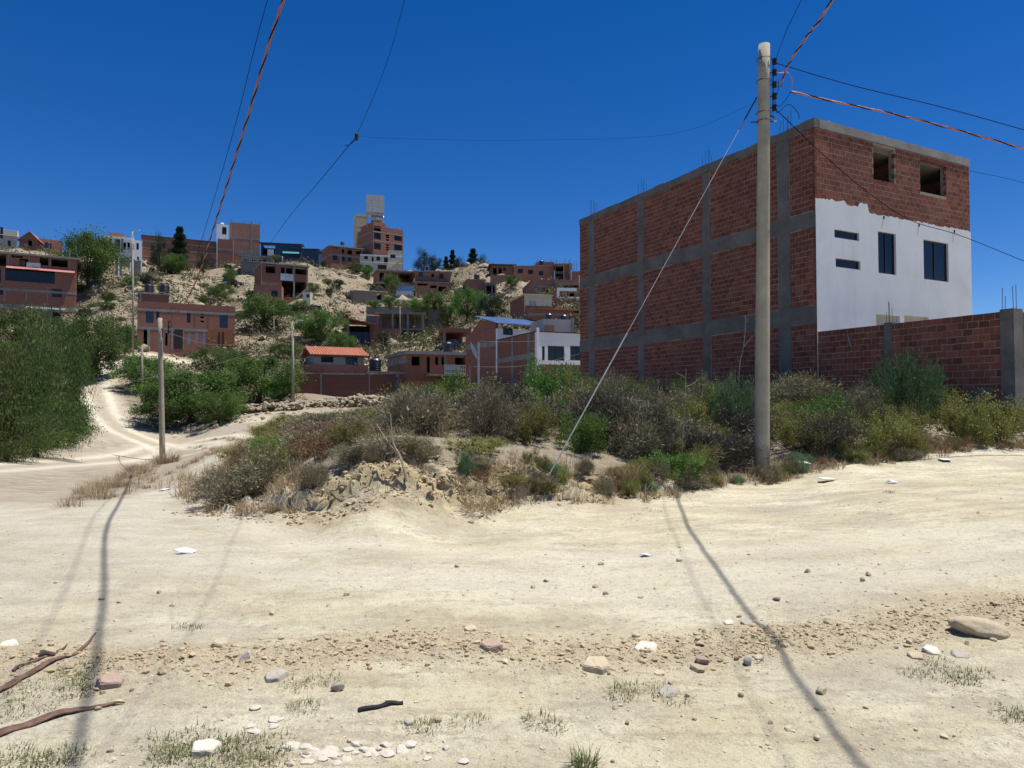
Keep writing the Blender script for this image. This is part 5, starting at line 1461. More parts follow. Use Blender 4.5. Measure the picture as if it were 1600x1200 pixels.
T_('molle', 60, 610, 31, 150, 'low weeping tree at the foot of the left roadside grove', mat='leaf_green')
T_('molle', 10, 620, 27, 130, 'low dark weeping tree in the left bottom of the grove')
T_('molle', 92, 600, 39, 84, 'slim weeping tree closest to the road bend in the left grove')
T_('molle', 75, 490, 62, 120, 'tall tree behind the left grove below the tin shed', mat='leaf_molle')
T_('broad', 145, 488, 68, 90, 'yellow green tree at the inner side of the road bend', mat='leaf_molle')
T_('broad', 195, 505, 79, 40, 'small dark green tree left of the house beside the dirt road')
T_('broad', 30, 480, 85, 110, 'broad tree below the tin shed roof', mat='leaf_molle')
T_('broad', 140, 362, 122, 92, 'big leafy green tree on the ridge left of the white house')
T_('broad', 205, 430, 118, 22, 'small bright green sapling above the house beside the dirt road', mat='leaf_bright')
T_('conifer', 281, 355, 150, 36, 'dark cypress before the long brick wall')
T_('gum', 250, 372, 148, 40, 'thin dark tree left of the cypress', base=442)
T_('broad', 272, 396, 147, 36, 'round green bush tree between the cypress and the thin dark tree')
T_('gum', 317, 395, 150, 26, 'small dark tree at the right part of the long brick wall')
T_('broad', 362, 417, 142, 16, 'small green sapling above the white car', mat='leaf_bright')
T_('broad', 432, 398, 150, 16, 'small green bush tree on the concrete terrace', base=408)
T_('broad', 415, 462, 100, 78, 'full green tree below the open stair house')
T_('broad', 502, 485, 96, 84, 'wide green tree above the red tiled roof', mat='leaf_green')
T_('broad', 528, 517, 88, 34, 'small bright green tree right behind the red tiled roof', mat='leaf_bright')
T_('broad', 225, 553, 66, 80, 'dark green tree along the inside of the road bend')
T_('broad', 300, 575, 56, 150, 'large dark green tree behind the fork pole')
T_('broad', 262, 600, 54, 90, 'leafy tree left of the fork pole beside the road')
T_('broad', 340, 610, 52, 80, 'low green tree above the road fork')
T_('broad', 405, 552, 62, 110, 'round green tree before the brown yard wall')
T_('broad', 440, 590, 61, 50, 'small green tree at the left end of the brown yard wall')
T_('broad', 330, 540, 76, 62, 'dusty olive bush tree below the house beside the dirt road', mat='leaf_molle')
T_('gum', 600, 514, 94, 34, 'grey green bushy tree before the concrete frame', base=548)
T_('broad', 612, 426, 146, 24, 'yellow green tree before the dark open terraces', mat='leaf_bright', base=456)
T_('broad', 730, 449, 104, 54, 'round bright green tree right of the block wall', mat='leaf_green')
T_('broad', 768, 462, 100, 46, 'dark green tree left of the cream upper storey house', mat='leaf_dark')
T_('broad', 678, 455, 109, 34, 'leafy garden tree on top of the block wall', base=484)
T_('broad', 645, 466, 110, 30, 'small garden tree in the middle of the block wall', base=484, mat='leaf_bright')
T_('broad', 610, 462, 112, 26, 'garden tree near the left end of the block wall', base=482)
T_('broad', 585, 468, 112, 22, 'low garden bush at the left end of the block wall', base=482, mat='leaf_bright', cat='bush')
T_('gum', 505, 405, 158, 16, 'small grey green tree beside the deep blue sheet shed', base=420)
for px, tp, Y, w, mt, lab in ((342, 446, 118, 44, 'leaf_molle', 'olive bush above the roof of the house beside the dirt road'), (528, 436, 150, 20, 'leaf_dark', 'dark small bush left of the long tin shack'), (556, 410, 174, 26, 'leaf_molle', 'olive bush below the two storey skyline house'),
                          (470, 468, 113, 22, 'leaf_bright', 'bright bush right of the tiny cream outhouse'), (660, 466, 113, 30, 'leaf_green', 'green bush hanging over the middle of the block wall'), (700, 472, 110, 26, 'leaf_molle', 'olive bush at the right end of the block wall'), (575, 415, 172, 20, 'leaf_green', 'green bush below the cream stair house'),
                          (445, 535, 84, 50, 'leaf_molle', 'dusty olive bush left of the tiled house'), (370, 545, 80, 46, 'leaf_molle', 'dusty olive bush right of the house beside the dirt road'), (545, 522, 90, 26, 'leaf_bright', 'bright green bush before the red roofed shed'), (690, 528, 92, 30, 'leaf_molle', 'olive bush left of the earth roofed shelter'), (170, 455, 112, 24, 'leaf_molle', 'olive bush on the slope right of the terrace house'),
                          (800, 428, 128, 24, 'leaf_molle', 'olive bush below the small dark porch house'), (655, 530, 92, 22, 'leaf_bright', 'bright bush right of the concrete frame')):
    T_('broad', px, tp, Y, w, lab, mat=mt, name='bush', cat='bush')
RB = random.Random(4); nb_ = 0
while nb_ < 46:
    px = RB.uniform(120, 570); Y = RB.uniform(100, 172); x = (px-800)/F*Y
    if min(math.hypot(x-a, Y-b_)-c_*.85 for a, b_, c_ in FOOT) < 0 or dpoly(np.array([x]), np.array([Y]), HROAD)[0][0] < 4: continue
    zt = hz(x, Y)+RB.uniform(.8, 2.0); py = 600-F*math.tan(math.atan2(zt-CAMZ, Y)-PITCH); nb_ += 1
    T_('broad', px, py, Y, RB.uniform(1.3, 3.0)*F/Y, 'small bush growing on the bare upper slope', mat=RB.choice(['leaf_molle', 'leaf_green', 'leaf_dark', 'leaf_molle']), name='bush', cat='bush', group='small bushes on the bare upper slope')
for px, tp, w, lab in ((662, 392, 40, 'leftmost dark tree of the row right of the five storey block'), (680, 394, 34, 'second dark tree of the row right of the five storey block'), (697, 401, 18, 'slim dark tree in the gap of the skyline tree row'),
                       (707, 391, 20, 'tall narrow tree in the skyline tree row'), (719, 397, 30, 'broad dark tree in the middle of the skyline tree row'), (739, 389, 30, 'tallest pointed tree of the skyline row'), (752, 400, 28, 'right end tree of the skyline tree row')):
    T_('gum' if px not in (739, 707, 697) else 'conifer', px, tp, 186, w, lab, base=438, group='dark trees on the skyline')

# ---- hillside scrub: too many small clumps to count, one mass
rng = np.random.default_rng(8)
def clump(n, rng):
    p = dome(n, rng, .4, .4); V, Fc, T = leaf_mesh('x', p, rng.normal(size=(n, 3))+np.array([0,0,.5]), .19, .10, rng); return V, Fc, T
CL = [clump(42, rng) for _ in range(6)]
VV, FF, TT = [], [], []; o = 0; cnt = 0
FA = np.array(FOOT)
NC = 30000
cand = np.stack([rng.uniform(-.78, .12, NC), np.exp(rng.uniform(np.log(48), np.log(190), NC))], 1)
cx = cand[:, 0]*cand[:, 1]; cy = cand[:, 1]
ok = (np.min(np.hypot(cx[:, None]-FA[:, 0], cy[:, None]-FA[:, 1])-FA[:, 2]*.8, 1) > 0)
ok &= dpoly(cx, cy, HROAD)[0] > 3.3
ok &= (fbm(cx*.07, cy*.07, 51, 3)+rng.uniform(-.5, .5, NC) > .0)
ok &= ~inpoly(cx, cy, [(-24, 46), (-16, 40), (-8, 42), (-8, 63), (-24, 63), (-26, 54)])
cx, cy = cx[ok][:5600], cy[ok][:5600]; czz = H(cx, cy)
for x, y, z in zip(cx, cy, czz):
    V, Fc, T = CL[rng.integers(6)]; s = rng.uniform(.35, 1.15)*(1.0 if rng.random() < .75 else 1.9)*min(1.15, .35+y/110); a = rng.random()*6.28
    Rm = np.array([[math.cos(a), -math.sin(a), 0], [math.sin(a), math.cos(a), 0], [0, 0, 1]])
    VV.append(V @ Rm.T*np.array([s, s, s*rng.uniform(.7, 1.2)])+np.array([x, y, z-.05])); FF.append(Fc+o); o += len(V); TT.append(np.clip(T*.5+rng.random()*.6, 0, 1))
me = fast('hillside_scrub', np.vstack(VV), np.vstack(FF), np.concatenate(TT))
tag(link('hillside_scrub', me, 'scrub'), 'low olive and straw scrub spread over the sandy hillside', 'scrub', kind='stuff')

# ---- dry grass and green grass
def grass_obj(name, label, mat, spots, seed, h0, h1, nb, rad, w, lean=.9, droop=.5):
    rng = np.random.default_rng(seed); VV, F1s, F3s, TT = [], [], [], []; o = 0
    for (x, y, s) in spots:
        V, F1, F3, T = blades(nb, rng, h0*s, h1*s, 1.0, w, lean, rad*s, droop)
        p = V+np.array([x, y, 0]); 
        bx = np.repeat(p.reshape(-1, 5, 3)[:, 0, :2], 5, 0); 
        zb = H(bx[::5, 0], bx[::5, 1]); p[:, 2] += np.repeat(zb, 5)-.01
        VV.append(p); F1s.append(F1+o); F3s.append(F3+o); o += len(V); TT.append(np.clip(T*.7+rng.random()*.4, 0, 1))
    me = tri_mesh(name, np.vstack(VV), np.vstack(F1s), np.vstack(F3s), np.concatenate(TT))
    return tag(link(name, me, mat), label, 'grass', kind='stuff')
rs = random.Random(5)
def spots_px(lst):
    out = []
    for px, py, wpx, hpx, nn in lst:
        nn = max(2, int(nn*.65))
        g = ground_at(px, py, 2, 60); s = g.y/F
        for _ in range(nn):
            a = rs.uniform(0, 6.28); q = math.sqrt(rs.random())
            out.append((g.x+math.cos(a)*q*wpx/2*s, g.y+math.sin(a)*q*hpx*g.y*s/CAMZ*.5, rs.uniform(.6, 1.15)))
    return out
green = spots_px([(60,1075,170,36,26),(30,1110,80,30,10),(40,1190,150,40,24),(285,1165,100,40,18),(385,1180,150,44,34),(470,1075,50,14,6),(498,1068,50,12,6),(293,978,36,8,5),(645,1140,50,16,7),(1000,1092,120,34,14),(845,1135,50,26,7),
                  (735,1125,30,12,3),(1480,1050,150,34,24),(1560,1115,60,36,9),(1330,995,24,22,4),(1210,1005,50,24,7),(130,1050,60,16,7),(255,1185,90,20,12),(1385,770,40,8,3),(1000,800,60,8,5),(470,1105,50,8,5)])
grass_obj('green_grass', 'short green grass tufts growing in the foreground dirt', 'green_grass', green, 3, .018, .06, 60, .085, .0024, 1.4, .7)
spk = spots_px([(935,1200,60,8,4), (915,1196,20,6,2)])
grass_obj('bristly_grass', 'bristly olive grass at the bottom edge of the picture', 'green_grass', spk, 4, .05, .13, 30, .05, .003, 1.0, .2)
dry = []
for _ in range(420):
    k = rs.random()*len(LOT[:12]); i = int(k); f = k-i; a, b_ = LOT[i], LOT[min(i+1, 11)]
    x, y = a[0]+(b_[0]-a[0])*f, a[1]+(b_[1]-a[1])*f
    x += rs.uniform(-.25, .25); y += rs.uniform(-.15, 1.0)
    if -3.0 < x < -.75 and y < 10.7 and rs.random() < .85: continue
    dry.append((x, y, rs.uniform(.45, 1.2)))
for _ in range(420):
    px = rs.uniform(345, 900); Y = rs.uniform(11, 30); dry.append(((px-800)/F*Y, Y, rs.uniform(.8, 1.7)))
for _ in range(150):
    t = rs.random(); i = rs.randrange(len(ISLE)); a = ISLE[i]; b_ = ISLE[(i+3) % len(ISLE)]
    dry.append((a[0]+(b_[0]-a[0])*t+rs.uniform(-.3, .3), a[1]+(b_[1]-a[1])*t+rs.uniform(-.5, .5), rs.uniform(.6, 1.5)))
for _ in range(150):
    t = rs.uniform(2.2, 6.5); i = int(t); f = t-i; a, b_ = LANE_B[i], LANE_B[i+1]; sd = rs.choice([0, 0, 1.5, -1.5])
    dx, dy = b_[0]-a[0], b_[1]-a[1]; L_ = math.hypot(dx, dy)
    dry.append((a[0]+dx*f-dy/L_*(sd+rs.gauss(0, .12)), a[1]+dy*f+dx/L_*(sd+rs.gauss(0, .12)), rs.uniform(.3, .8) if sd == 0 else rs.uniform(.5, 1.2)))
for px, py, nn in ((345,735,30),(365,700,24),(350,762,20),(385,740,18),(410,690,14)):
    g = ground_at(px, py, 8, 40)
    for _ in range(nn): dry.append((g.x+rs.gauss(0, .5), g.y+rs.gauss(0, .9), rs.uniform(1.0, 1.9)))
grass_obj('dry_grass', 'straw coloured dry grass along the edge of the scrub lot', 'dry_grass', dry, 6, .08, .30, 46, .12, .004, 1.1, .5)
def clumpy(name, label, px, py, hgt, n, rad, mat, lean=1.0, w=.004):
    g = ground_at(px, py, 6, 30); rng = np.random.default_rng(int(px))
    V, F1, F3, T = blades(n, rng, hgt*.5, hgt, 1, w, lean, rad, .4)
    t = thing(name, label, 'grass clump', (g.x, g.y, g.z-.02))
    link('blades', tri_mesh('blades', V, F1, F3, T), mat, t)
clumpy('grass_clump', 'tall straw grass clump left of the low green road edge bush', 985, 755, .5, 220, .12, 'dry_grass')
clumpy('grass_clump', 'spiky brown grass clump in front of the yellow green right bush', 1400, 716, .55, 320, .16, 'brown_seed', 1.2)
clumpy('grass_clump', 'upright olive grass clump right of the small pale weed bush', 1325, 718, .5, 240, .13, 'leaf_olive', .6)
clumpy('grass_clump', 'spiky olive grass clump at the guy wire foot', 880, 752, .34, 160, .08, 'leaf_olive', .7)
clumpy('grass_clump', 'straw clump on the slope behind the guy wire', 905, 690, .4, 260, .22, 'dry_grass', 1.2)
clumpy('grass_clump', 'straw clump spilling over the bank right of the forked stick', 745, 795, .3, 300, .25, 'dry_grass', 1.3)
clumpy('grass_clump', 'straw clump at the foot of the fork pole', 262, 714, .8, 300, .4, 'dry_grass', 1.2, .008)

# bare sticks and saplings
def stick(name, label, pts, r, mat='twig_pale', extra=(), cat='branch'):
    t = thing(name, label, cat, pts[0]); o = Vector(pts[0])
    q = spline(pts, 6); m = len(q)
    MB().tube([p-o for p in q], [r*(1-.7*k/(m-1)) for k in range(m)], 6).build('stem', mat, t)
    for e in extra:
        q = spline(e, 5); MB().tube([Vector(p)-o for p in q], [r*.5*(1-.7*k/(len(q)-1)) for k in range(len(q))], 5).build('twig', mat, t)
g = ground_at(636, 748, 8, 14); Y = g.y
stick('forked_stick', 'pale forked dead stick leaning on the earth bank', [g-Vector((0,0,.1)), P(626, 715, Y), P(614, 690, Y), P(610, 646, Y)], .022, 'twig_pale', [[P(626, 715, Y), P(606, 690, Y), P(588, 662, Y+.2)], [P(622, 705, Y), P(632, 735, Y-.05), g]])
Y = 12.2; b0 = P(1066, 742, Y); b0.z = hz(b0.x, b0.y)-.05
stick('bare_sapling', 'bare thin sapling before the brick wall left of the tall pole', [b0, P(1066, 690, Y), P(1070, 640, Y), P(1072, 575, Y)], .014, 'twig_grey_bark' if 'twig_grey_bark' in MATS else 'wood_grey', [[P(1068, 660, Y), P(1050, 650, Y), P(1056, 638, Y)], [P(1070, 605, Y), P(1085, 598, Y), P(1092, 590, Y)], [P(1071, 590, Y), P(1060, 584, Y), P(1055, 582, Y)]], cat='sapling')
Y = 15.5; b0 = P(1152, 620, Y); b0.z = hz(b0.x, b0.y)-.05
stick('bare_sapling', 'tall bare sapling with curled tip beside the tall pole', [b0, P(1155, 580, Y), P(1162, 540, Y), P(1165, 500, Y), P(1163, 494, Y)], .016, 'wood_grey', [[P(1160, 545, Y), P(1170, 532, Y), P(1176, 525, Y)], [P(1156, 570, Y), P(1153, 560, Y), P(1154, 556, Y)], [P(1165, 505, Y), P(1169, 498, Y), P(1168, 493, Y)]], cat='sapling')
Y = 13.0
stick('dead_twig', 'single dead twig rising from the purple scrub at centre', [P(700, 690, Y), P(690, 660, Y), P(668, 645, Y)], .01, 'twig_pale')
Y = 11.5

# ------------------------------------------------------------------ stones
def rock_mesh(seed, flat=1.0, n=16, rnd=0):
    """sphere cut by random planes, then roughened"""
    R = random.Random(seed); bm = bmesh.new(); bmesh.ops.create_icosphere(bm, subdivisions=rnd+1 if rnd else 1, radius=1)
    pl_ = [(Vector((R.gauss(0, 1), R.gauss(0, 1), R.gauss(0, .8))).normalized(), R.uniform(.45, .85)) for _ in range(n-3 if rnd else n)]
    from mathutils import noise as mn
    off = Vector((R.uniform(0, 50), R.uniform(0, 50), 0))
    for v in bm.verts:
        d_ = v.co.normalized(); k = 1.0
        for nn, dd in pl_:
            c_ = nn.dot(d_)
            if c_ > 1e-3: k = min(k, dd/c_)
        if rnd: k *= 1+.06*mn.noise(d_*2+off)+.035*mn.noise(d_*6+off)+.02*mn.noise(d_*14+off)
        v.co = Vector((d_.x*k, d_.y*k, d_.z*k*flat))
    me = bpy.data.meshes.new('rock'); bm.to_mesh(me); bm.free()
    return me
RM = {}
def rock(px, py, wpx, hpx, label, mat='rock_tan', seed=0, flat=.7, deep=.9, n=14, tilt=0, name='rock', group=None):
    g = ground_at(px, py, 2, 40); s = g.y/F; me = rock_mesh(seed+int(px)+int(py), 1.0, n, 3 if wpx > 16 else 2)
    o = link(name, me, mat); rx = wpx/2*s; rzv = hpx*s*.55
    o.scale = (rx, rx*deep, rzv); o.location = (g.x, g.y, g.z+rzv*.32)
    o.rotation_euler = (RS.uniform(-.15, .15), tilt, RS.uniform(-.5, .5))
    return tag(o, label, 'rock', group)
def slab_rock(px, py, wpx, hpx, label, mat, seed):
    """flat angular slab: a hull of two jittered polygons, edges broken"""
    g = ground_at(px, py, 2, 40); s_ = g.y/F; R = random.Random(seed*13+5); bm = bmesh.new()
    k_ = R.choice([5, 5, 6]); a0 = R.uniform(0, 6.28); w_ = wpx/2*s_; hh_ = max(.018, hpx*s_*.42)
    for j in range(k_):
        a = a0+2*math.pi*(j+R.uniform(-.22, .22))/k_; r_ = w_*R.uniform(.85, 1.1)
        for z, q in ((0, 1.0), (hh_, R.uniform(.72, .95))): bm.verts.new((math.cos(a)*r_*q, math.sin(a)*r_*q*1.0, z+R.uniform(-.12, .12)*hh_))
    bmesh.ops.convex_hull(bm, input=bm.verts)
    for v_ in [v_ for v_ in bm.verts if not v_.link_faces]: bm.verts.remove(v_)
    bmesh.ops.bevel(bm, geom=list(bm.edges), offset=hh_*.12, segments=1, affect='EDGES')
    bmesh.ops.subdivide_edges(bm, edges=list(bm.edges), cuts=2, use_grid_fill=True)
    for v_ in bm.verts: v_.co += Vector((R.gauss(0, 1), R.gauss(0, 1), R.gauss(0, 1)))*hh_*.02
    me = bpy.data.meshes.new('rock'); bm.to_mesh(me); bm.free()
    o = link('rock', me, mat); o.location = (g.x, g.y, g.z-hh_*.18); o.rotation_euler = (R.uniform(.05, .4), R.uniform(-.2, .2), 0)
    return tag(o, label, 'rock', None, 'thing')
def boulder():
    bm = bmesh.new(); bmesh.ops.create_icosphere(bm, subdivisions=4, radius=1)
    from mathutils import noise as mn
    for v in bm.verts:
        p = v.co; k = 1+.16*mn.noise(p*1.3)+.07*mn.noise(p*3.1)+.03*mn.noise(p*7)
        v.co = p*k
    me = bpy.data.meshes.new('boulder'); bm.to_mesh(me); bm.free()
    me.polygons.foreach_set('use_smooth', [True]*len(me.polygons))
    g = ground_at(1532, 988, 3, 10); s = g.y/F
    o = link('boulder', me, 'rock_tan'); o.scale = (42*s, 26*s, 16*s); o.location = (g.x, g.y, g.z+6*s); o.rotation_euler = (0, .14, -.25)
    tag(o, 'large rounded tan boulder on the dirt at the right', 'rock')
boulder()
RL = [(345,1010,28,30,'upright angular tan rock left of centre on the dirt ridge','rock_tan'),(172,1070,40,36,'blocky brown rock beside the green grass at lower left','rock_pink'),(430,1058,38,24,'flat grey brown rock right of the upright angular rock','rock_grey'),
      (766,1012,42,30,'heart shaped pinkish rock at centre of the dirt ridge','rock_pink'),(931,1044,46,32,'flat square tan rock right of the heart shaped rock','rock_tan'),(1010,1014,40,12,'thin pale slab beyond the flat square rock','rock_white'),
      (1046,1083,36,11,'thin flat slab below the thin pale slab','rock_grey'),(76,1023,30,18,'pale tan rock next to the brown strip at left','rock_tan'),(14,1008,30,12,'white flat stone at the left edge','rock_white'),(384,1030,18,22,'small pale upright stone between the two left rocks','rock_white'),
      (528,1079,22,17,'small grey stone pair below the dirt ridge left of centre','rock_grey'),(640,1129,19,12,'small dark angular stone beyond the pale plaster scraps','rock_grey'),(736,984,19,12,'small tan cube like stone left of the heart shaped rock','rock_tan'),
      (1139,975,18,11,'white angular stone left of the cable shadow','rock_white'),(1166,975,19,13,'grey angular stone right beside the cable shadow','rock_grey'),(1098,1034,25,15,'round brown stone in the right stone cluster','rock_pink'),(1088,1046,27,12,'tan stone in front of the round brown stone','rock_tan'),
      (1169,1038,16,16,'grey upright stone of the right stone cluster','rock_grey'),(1187,1030,15,13,'white upright stone of the right stone cluster','rock_white'),(1281,1082,22,14,'round tan stone alone right of the cable shadow','rock_tan'),(322,1172,48,30,'cream coloured block between two grass tufts at the bottom','rock_white'),
      (1456,1018,28,11,'white flat shard below the large boulder','rock_white'),(1500,1024,26,13,'glassy grey shard below the large boulder','rock_grey'),(1432,1026,24,10,'small tan shard left of the white flat shard','rock_tan'),(1214,938,15,8,'small brown stone on the right road','rock_pink'),
      (685,1126,12,12,'small brown stone right of the dark angular stone','rock_pink'),(1030,1052,20,11,'split stone right of the flat square rock','rock_tan'),(684,700,10,9,'light stone on top of the earth bank','rock_tan')]
for k, (px, py, w, hp, lab, mt) in enumerate(RL):
    if any(q in lab for q in ('angular', 'flat', 'slab', 'heart', 'shard', 'cube', 'block', 'split')) and 'round' not in lab: slab_rock(px, py, w*1.1, hp, lab, mt, k)
    else: rock(px, py, w, hp, lab, mt, k, n=13)
# loose clods and gravel
ST = []
for k in range(8):
    me = rock_mesh(900+k, .8, 10); ST.append((np.array([v.co[:] for v in me.vertices]), [tuple(p.vertices) for p in me.polygons])); bpy.data.meshes.remove(me)
def stones(name, label, mat, pts, seed, kind='stuff', cat='gravel'):
    R = random.Random(seed); V, Fc = [], []; o = 0
    P_ = np.array([p[:2] for p in pts]); Z = H(P_[:, 0], P_[:, 1])+np.array([p[3] if len(p) > 3 else 0 for p in pts])
    for (x, y, s), z in zip([p[:3] for p in pts], Z):
        v, f = ST[R.randrange(8)]; a = R.uniform(0, 6.28); c_, s_ = math.cos(a), math.sin(a); sc = np.array([s*R.uniform(.7, 1.4), s*R.uniform(.7, 1.3), s*R.uniform(.5, .9)])
        w = v*sc; w = np.stack([w[:, 0]*c_-w[:, 1]*s_+x, w[:, 0]*s_+w[:, 1]*c_+y, w[:, 2]+z+sc[2]*.3], 1)
        V += w.tolist(); Fc += [tuple(i+o for i in q) for q in f]; o += len(v)
    me = bpy.data.meshes.new(name); me.from_pydata(V, [], Fc)
    return tag(link(name, me, mat), label, cat, kind=kind)
pts = []
for _ in range(8000):
    t = rs.random()*(len(BERM)-1); i = int(t); f = t-i
    x = BERM[i][0]*(1-f)+BERM[i+1][0]*f; y = BERM[i][1]*(1-f)+BERM[i+1][1]*f
    pts.append((x+rs.gauss(0, .1), y+rs.gauss(-.02, .17), min(.032, .004*math.exp(abs(rs.gauss(0, .8))))))
stones('dirt_clods', 'loose crumbly clods of the dirt ridge across the foreground', 'clod', pts, 1)
pts = []
for _ in range(5500):
    Y = 2.6+rs.random()**1.5*10; px = rs.uniform(-150, 1750); x = (px-800)/F*Y
    pts.append((x, Y, min(.03, .0032*math.exp(abs(rs.gauss(0, .75))))))
for _ in range(7000):
    Y = 2.5+rs.random()**1.3*5; px = rs.uniform(-100, 1700); pts.append(((px-800)/F*Y, Y, min(.011, .0022*math.exp(abs(rs.gauss(0, .7))))))
stones('gravel', 'scattered small gravel over the dirt road', 'gravel', pts, 2)
pts = []
for _ in range(2600):
    t = rs.random()*(len(BANK)-1); i = int(t); f = t-i
    x = BANK[i][0]*(1-f)+BANK[i+1][0]*f; y = BANK[i][1]*(1-f)+BANK[i+1][1]*f
    pts.append((x+rs.gauss(0, .25), y+abs(rs.gauss(0, .45))+rs.uniform(-.12, .1), min(.05, .010*math.exp(abs(rs.gauss(0, .85))))))
stones('bank_rubble', 'crumbled stones and clods on the face of the earth bank', 'clod', pts, 3)
pts = []
for px in range(330, 610, 1):
    rep = 6 if px > 470 else 4
    for _ in range(rep):
        Y = 52+rs.random()*7; py = 668-(px-340)*.14; x = (px+rs.uniform(-2, 2)-800)/F*57; pts.append((x, (57+rs.gauss(0, .55)+(px-450)*.012) if px < 470 else 60.5+rs.gauss(0, .8), rs.uniform(.14, .36), rs.uniform(0, .5) if px < 470 else rs.uniform(0, .75)*max(0, 1-abs(px-555)/110)))
stones('stone_row', 'row of piled rubble stones in front of the brown yard wall', 'hill_rock', pts, 4, cat='rubble')
pts = []
for _ in range(4200):
    Y = math.exp(rs.uniform(math.log(50), math.log(185))); px = rs.uniform(100, 920); x = (px-800)/F*Y
    if np.min(np.hypot(x-FA[:, 0], Y-FA[:, 1])-FA[:, 2]*.7) < 0: continue
    if dpoly(np.array([x]), np.array([Y]), HROAD)[0][0] < 2.6: continue
    pts.append((x, Y, min(.4 if Y < 80 else 2.2, (.17 if Y > 80 else .09)*math.exp(abs(rs.gauss(0, .85))))))
stones('hillside_rocks', 'pale rocks strewn over the sandy hillside', 'hill_rock', pts, 5, cat='rocks')
# small stones one can pick out on the dirt ridge and road
for k in range(60):
    px = rs.uniform(60, 1580); zi = k % 3
    py = (rs.uniform(985, 1050), rs.uniform(1065, 1190), rs.uniform(870, 980))[zi]
    zl = ('among the clods of the dirt ridge', 'on the bare ground below the dirt ridge', 'on the road beyond the dirt ridge')[zi]
    rock(px, py, rs.uniform(8, 14), rs.uniform(6, 9), 'small loose stone '+zl, rs.choice(['rock_tan', 'gravel', 'rock_tan', 'rock_pink']), k*3, n=11, name='small_stone', group='small loose stones '+zl)

# ------------------------------------------------------------------ litter and odds and ends
def strip(name, label, pts, widths, mat, lift=.012, cat='debris', th=.006):
    """long curled strip lying on the ground"""
    W_ = [ground_at(*p, 2, 20) for p in pts]; q = spline(W_, 8); n_ = len(q); V, Fc = [], []
    o = q[0].copy()
    for i, p in enumerate(q):
        tg = (q[min(i+1, n_-1)]-q[max(i-1, 0)]); tg.z = 0; tg.normalize(); sd = Vector((-tg.y, tg.x, 0))
        f = i/(n_-1)*(len(widths)-1); a = int(min(f, len(widths)-2)); w = widths[a]+(widths[a+1]-widths[a])*(f-a)
        z = hz(p.x, p.y)+lift+.004*math.sin(i*.5)
        for k, (s_, dz) in enumerate(((-1, .03), (-.4, 0), (.4, 0), (1, .035))):
            r = Vector((p.x, p.y, z))+sd*w*s_*.5-o; r.z += dz*w*8*.12
            V.append(tuple(r)); V.append((r.x, r.y, r.z-th))
    for i in range(n_-1):
        for k in range(3):
            a = i*8+k*2; b_ = a+8
            Fc += [(a, a+2, b_+2, b_), (a+1, b_+1, b_+3, a+3)]
        a = i*8; Fc += [(a, a+8, a+9, a+1), (a+6, a+7, a+15, a+14)]
    m = MB(); m.v = V; m.f = Fc; ob = m.build(name, mat); ob.location = o
    return tag(ob, label, cat)
strip('bark_strip', 'long brown bark like strip with a frayed end at the left edge', [(-40,1100),(30,1062),(80,1035),(125,1018),(150,990)], [.06, .055, .045, .025, .006], 'bark_strip')
strip('bark_strip', 'thin brown splinter above the long brown strip', [(20,1050),(70,1028),(105,1010)], [.02, .025, .006], 'bark_strip')
strip('bark_strip', 'broad reddish brown strip lying across the grass at lower left', [(-60,1170),(20,1140),(90,1118),(165,1104),(195,1100)], [.06, .075, .065, .035, .006], 'bark_strip')
strip('rubber_strip', 'black rubber strip lying on the grey dirt near the bottom', [(560,1112),(590,1106),(612,1101),(630,1100)], [.03, .035, .035, .03], 'black_rubber', th=.015)
def scrap(px, py, wpx, hpx, mat, label, name='litter_scrap', group=None, seed=0, lift=.01, crumple=.35):
    g = ground_at(px, py, 2, 20); s = g.y/F; R = random.Random(int(px)+seed); m = MB()
    n_ = R.choice([5, 6, 7]); V = []
    rx, ry = wpx/2*s, hpx/2*s*g.y/1.6*.8
    ring = [(math.cos(2*math.pi*k/n_)*rx*R.uniform(.45, 1.15), math.sin(2*math.pi*k/n_)*ry*R.uniform(.45, 1.15)) for k in range(n_)]
    top = [(x, y, lift+R.uniform(0, crumple)*rx) for x, y in ring]; 
    V = top+[(0, 0, lift+rx*crumple)]+[(x, y, z-.008) for x, y, z in top]+[(0, 0, lift+rx*crumple-.008)]
    m.v = V
    for k in range(n_):
        k2 = (k+1) % n_; m.f += [(k, k2, n_), (n_+1+k2, n_+1+k, 2*n_+1), (k, n_+1+k, n_+1+k2, k2)]
    ob = m.build(name, mat); ob.location = g; return tag(ob, label, 'litter', group)
scrap(291, 864, 42, 5, 'litter_blue', 'pale blue paper scrap on the left road')
scrap(405, 796, 22, 9, 'litter_white', 'white plastic bag at the foot of the pale earth bank')
scrap(1008, 869, 18, 4, 'litter_blue', 'small grey plastic scrap on the road at centre')
scrap(1290, 752, 30, 4, 'litter_white', 'flattened white plastic at the road edge right of the tall pole')
scrap(1250, 724, 34, 14, 'litter_white', 'white rubbish heap in the bushes right of the tall pole')
scrap(1395, 755, 24, 3, 'litter_blue', 'pale plastic sheet scrap at the right road edge')
scrap(1475, 720, 18, 6, 'litter_white', 'white scrap below the yellow green right bush')
scrap(258, 766, 16, 5, 'litter_white', 'white scrap between the wheel tracks at the road fork')
scrap(765, 612, 22, 14, 'litter_white', 'white bag caught in the scrub at the fence post') if False else None
for k in range(44):
    px = rs.gauss(575, 62); py = rs.gauss(1176, 9)
    if k > 36: px = rs.uniform(370, 450); py = rs.uniform(1105, 1150)
    rock(px, py, rs.uniform(8, 30), rs.uniform(4, 8), 'pale broken plaster piece in the heap at the bottom edge', 'rock_white', k*5, n=9, name='plaster_piece', group='pale plaster pieces at the bottom edge')

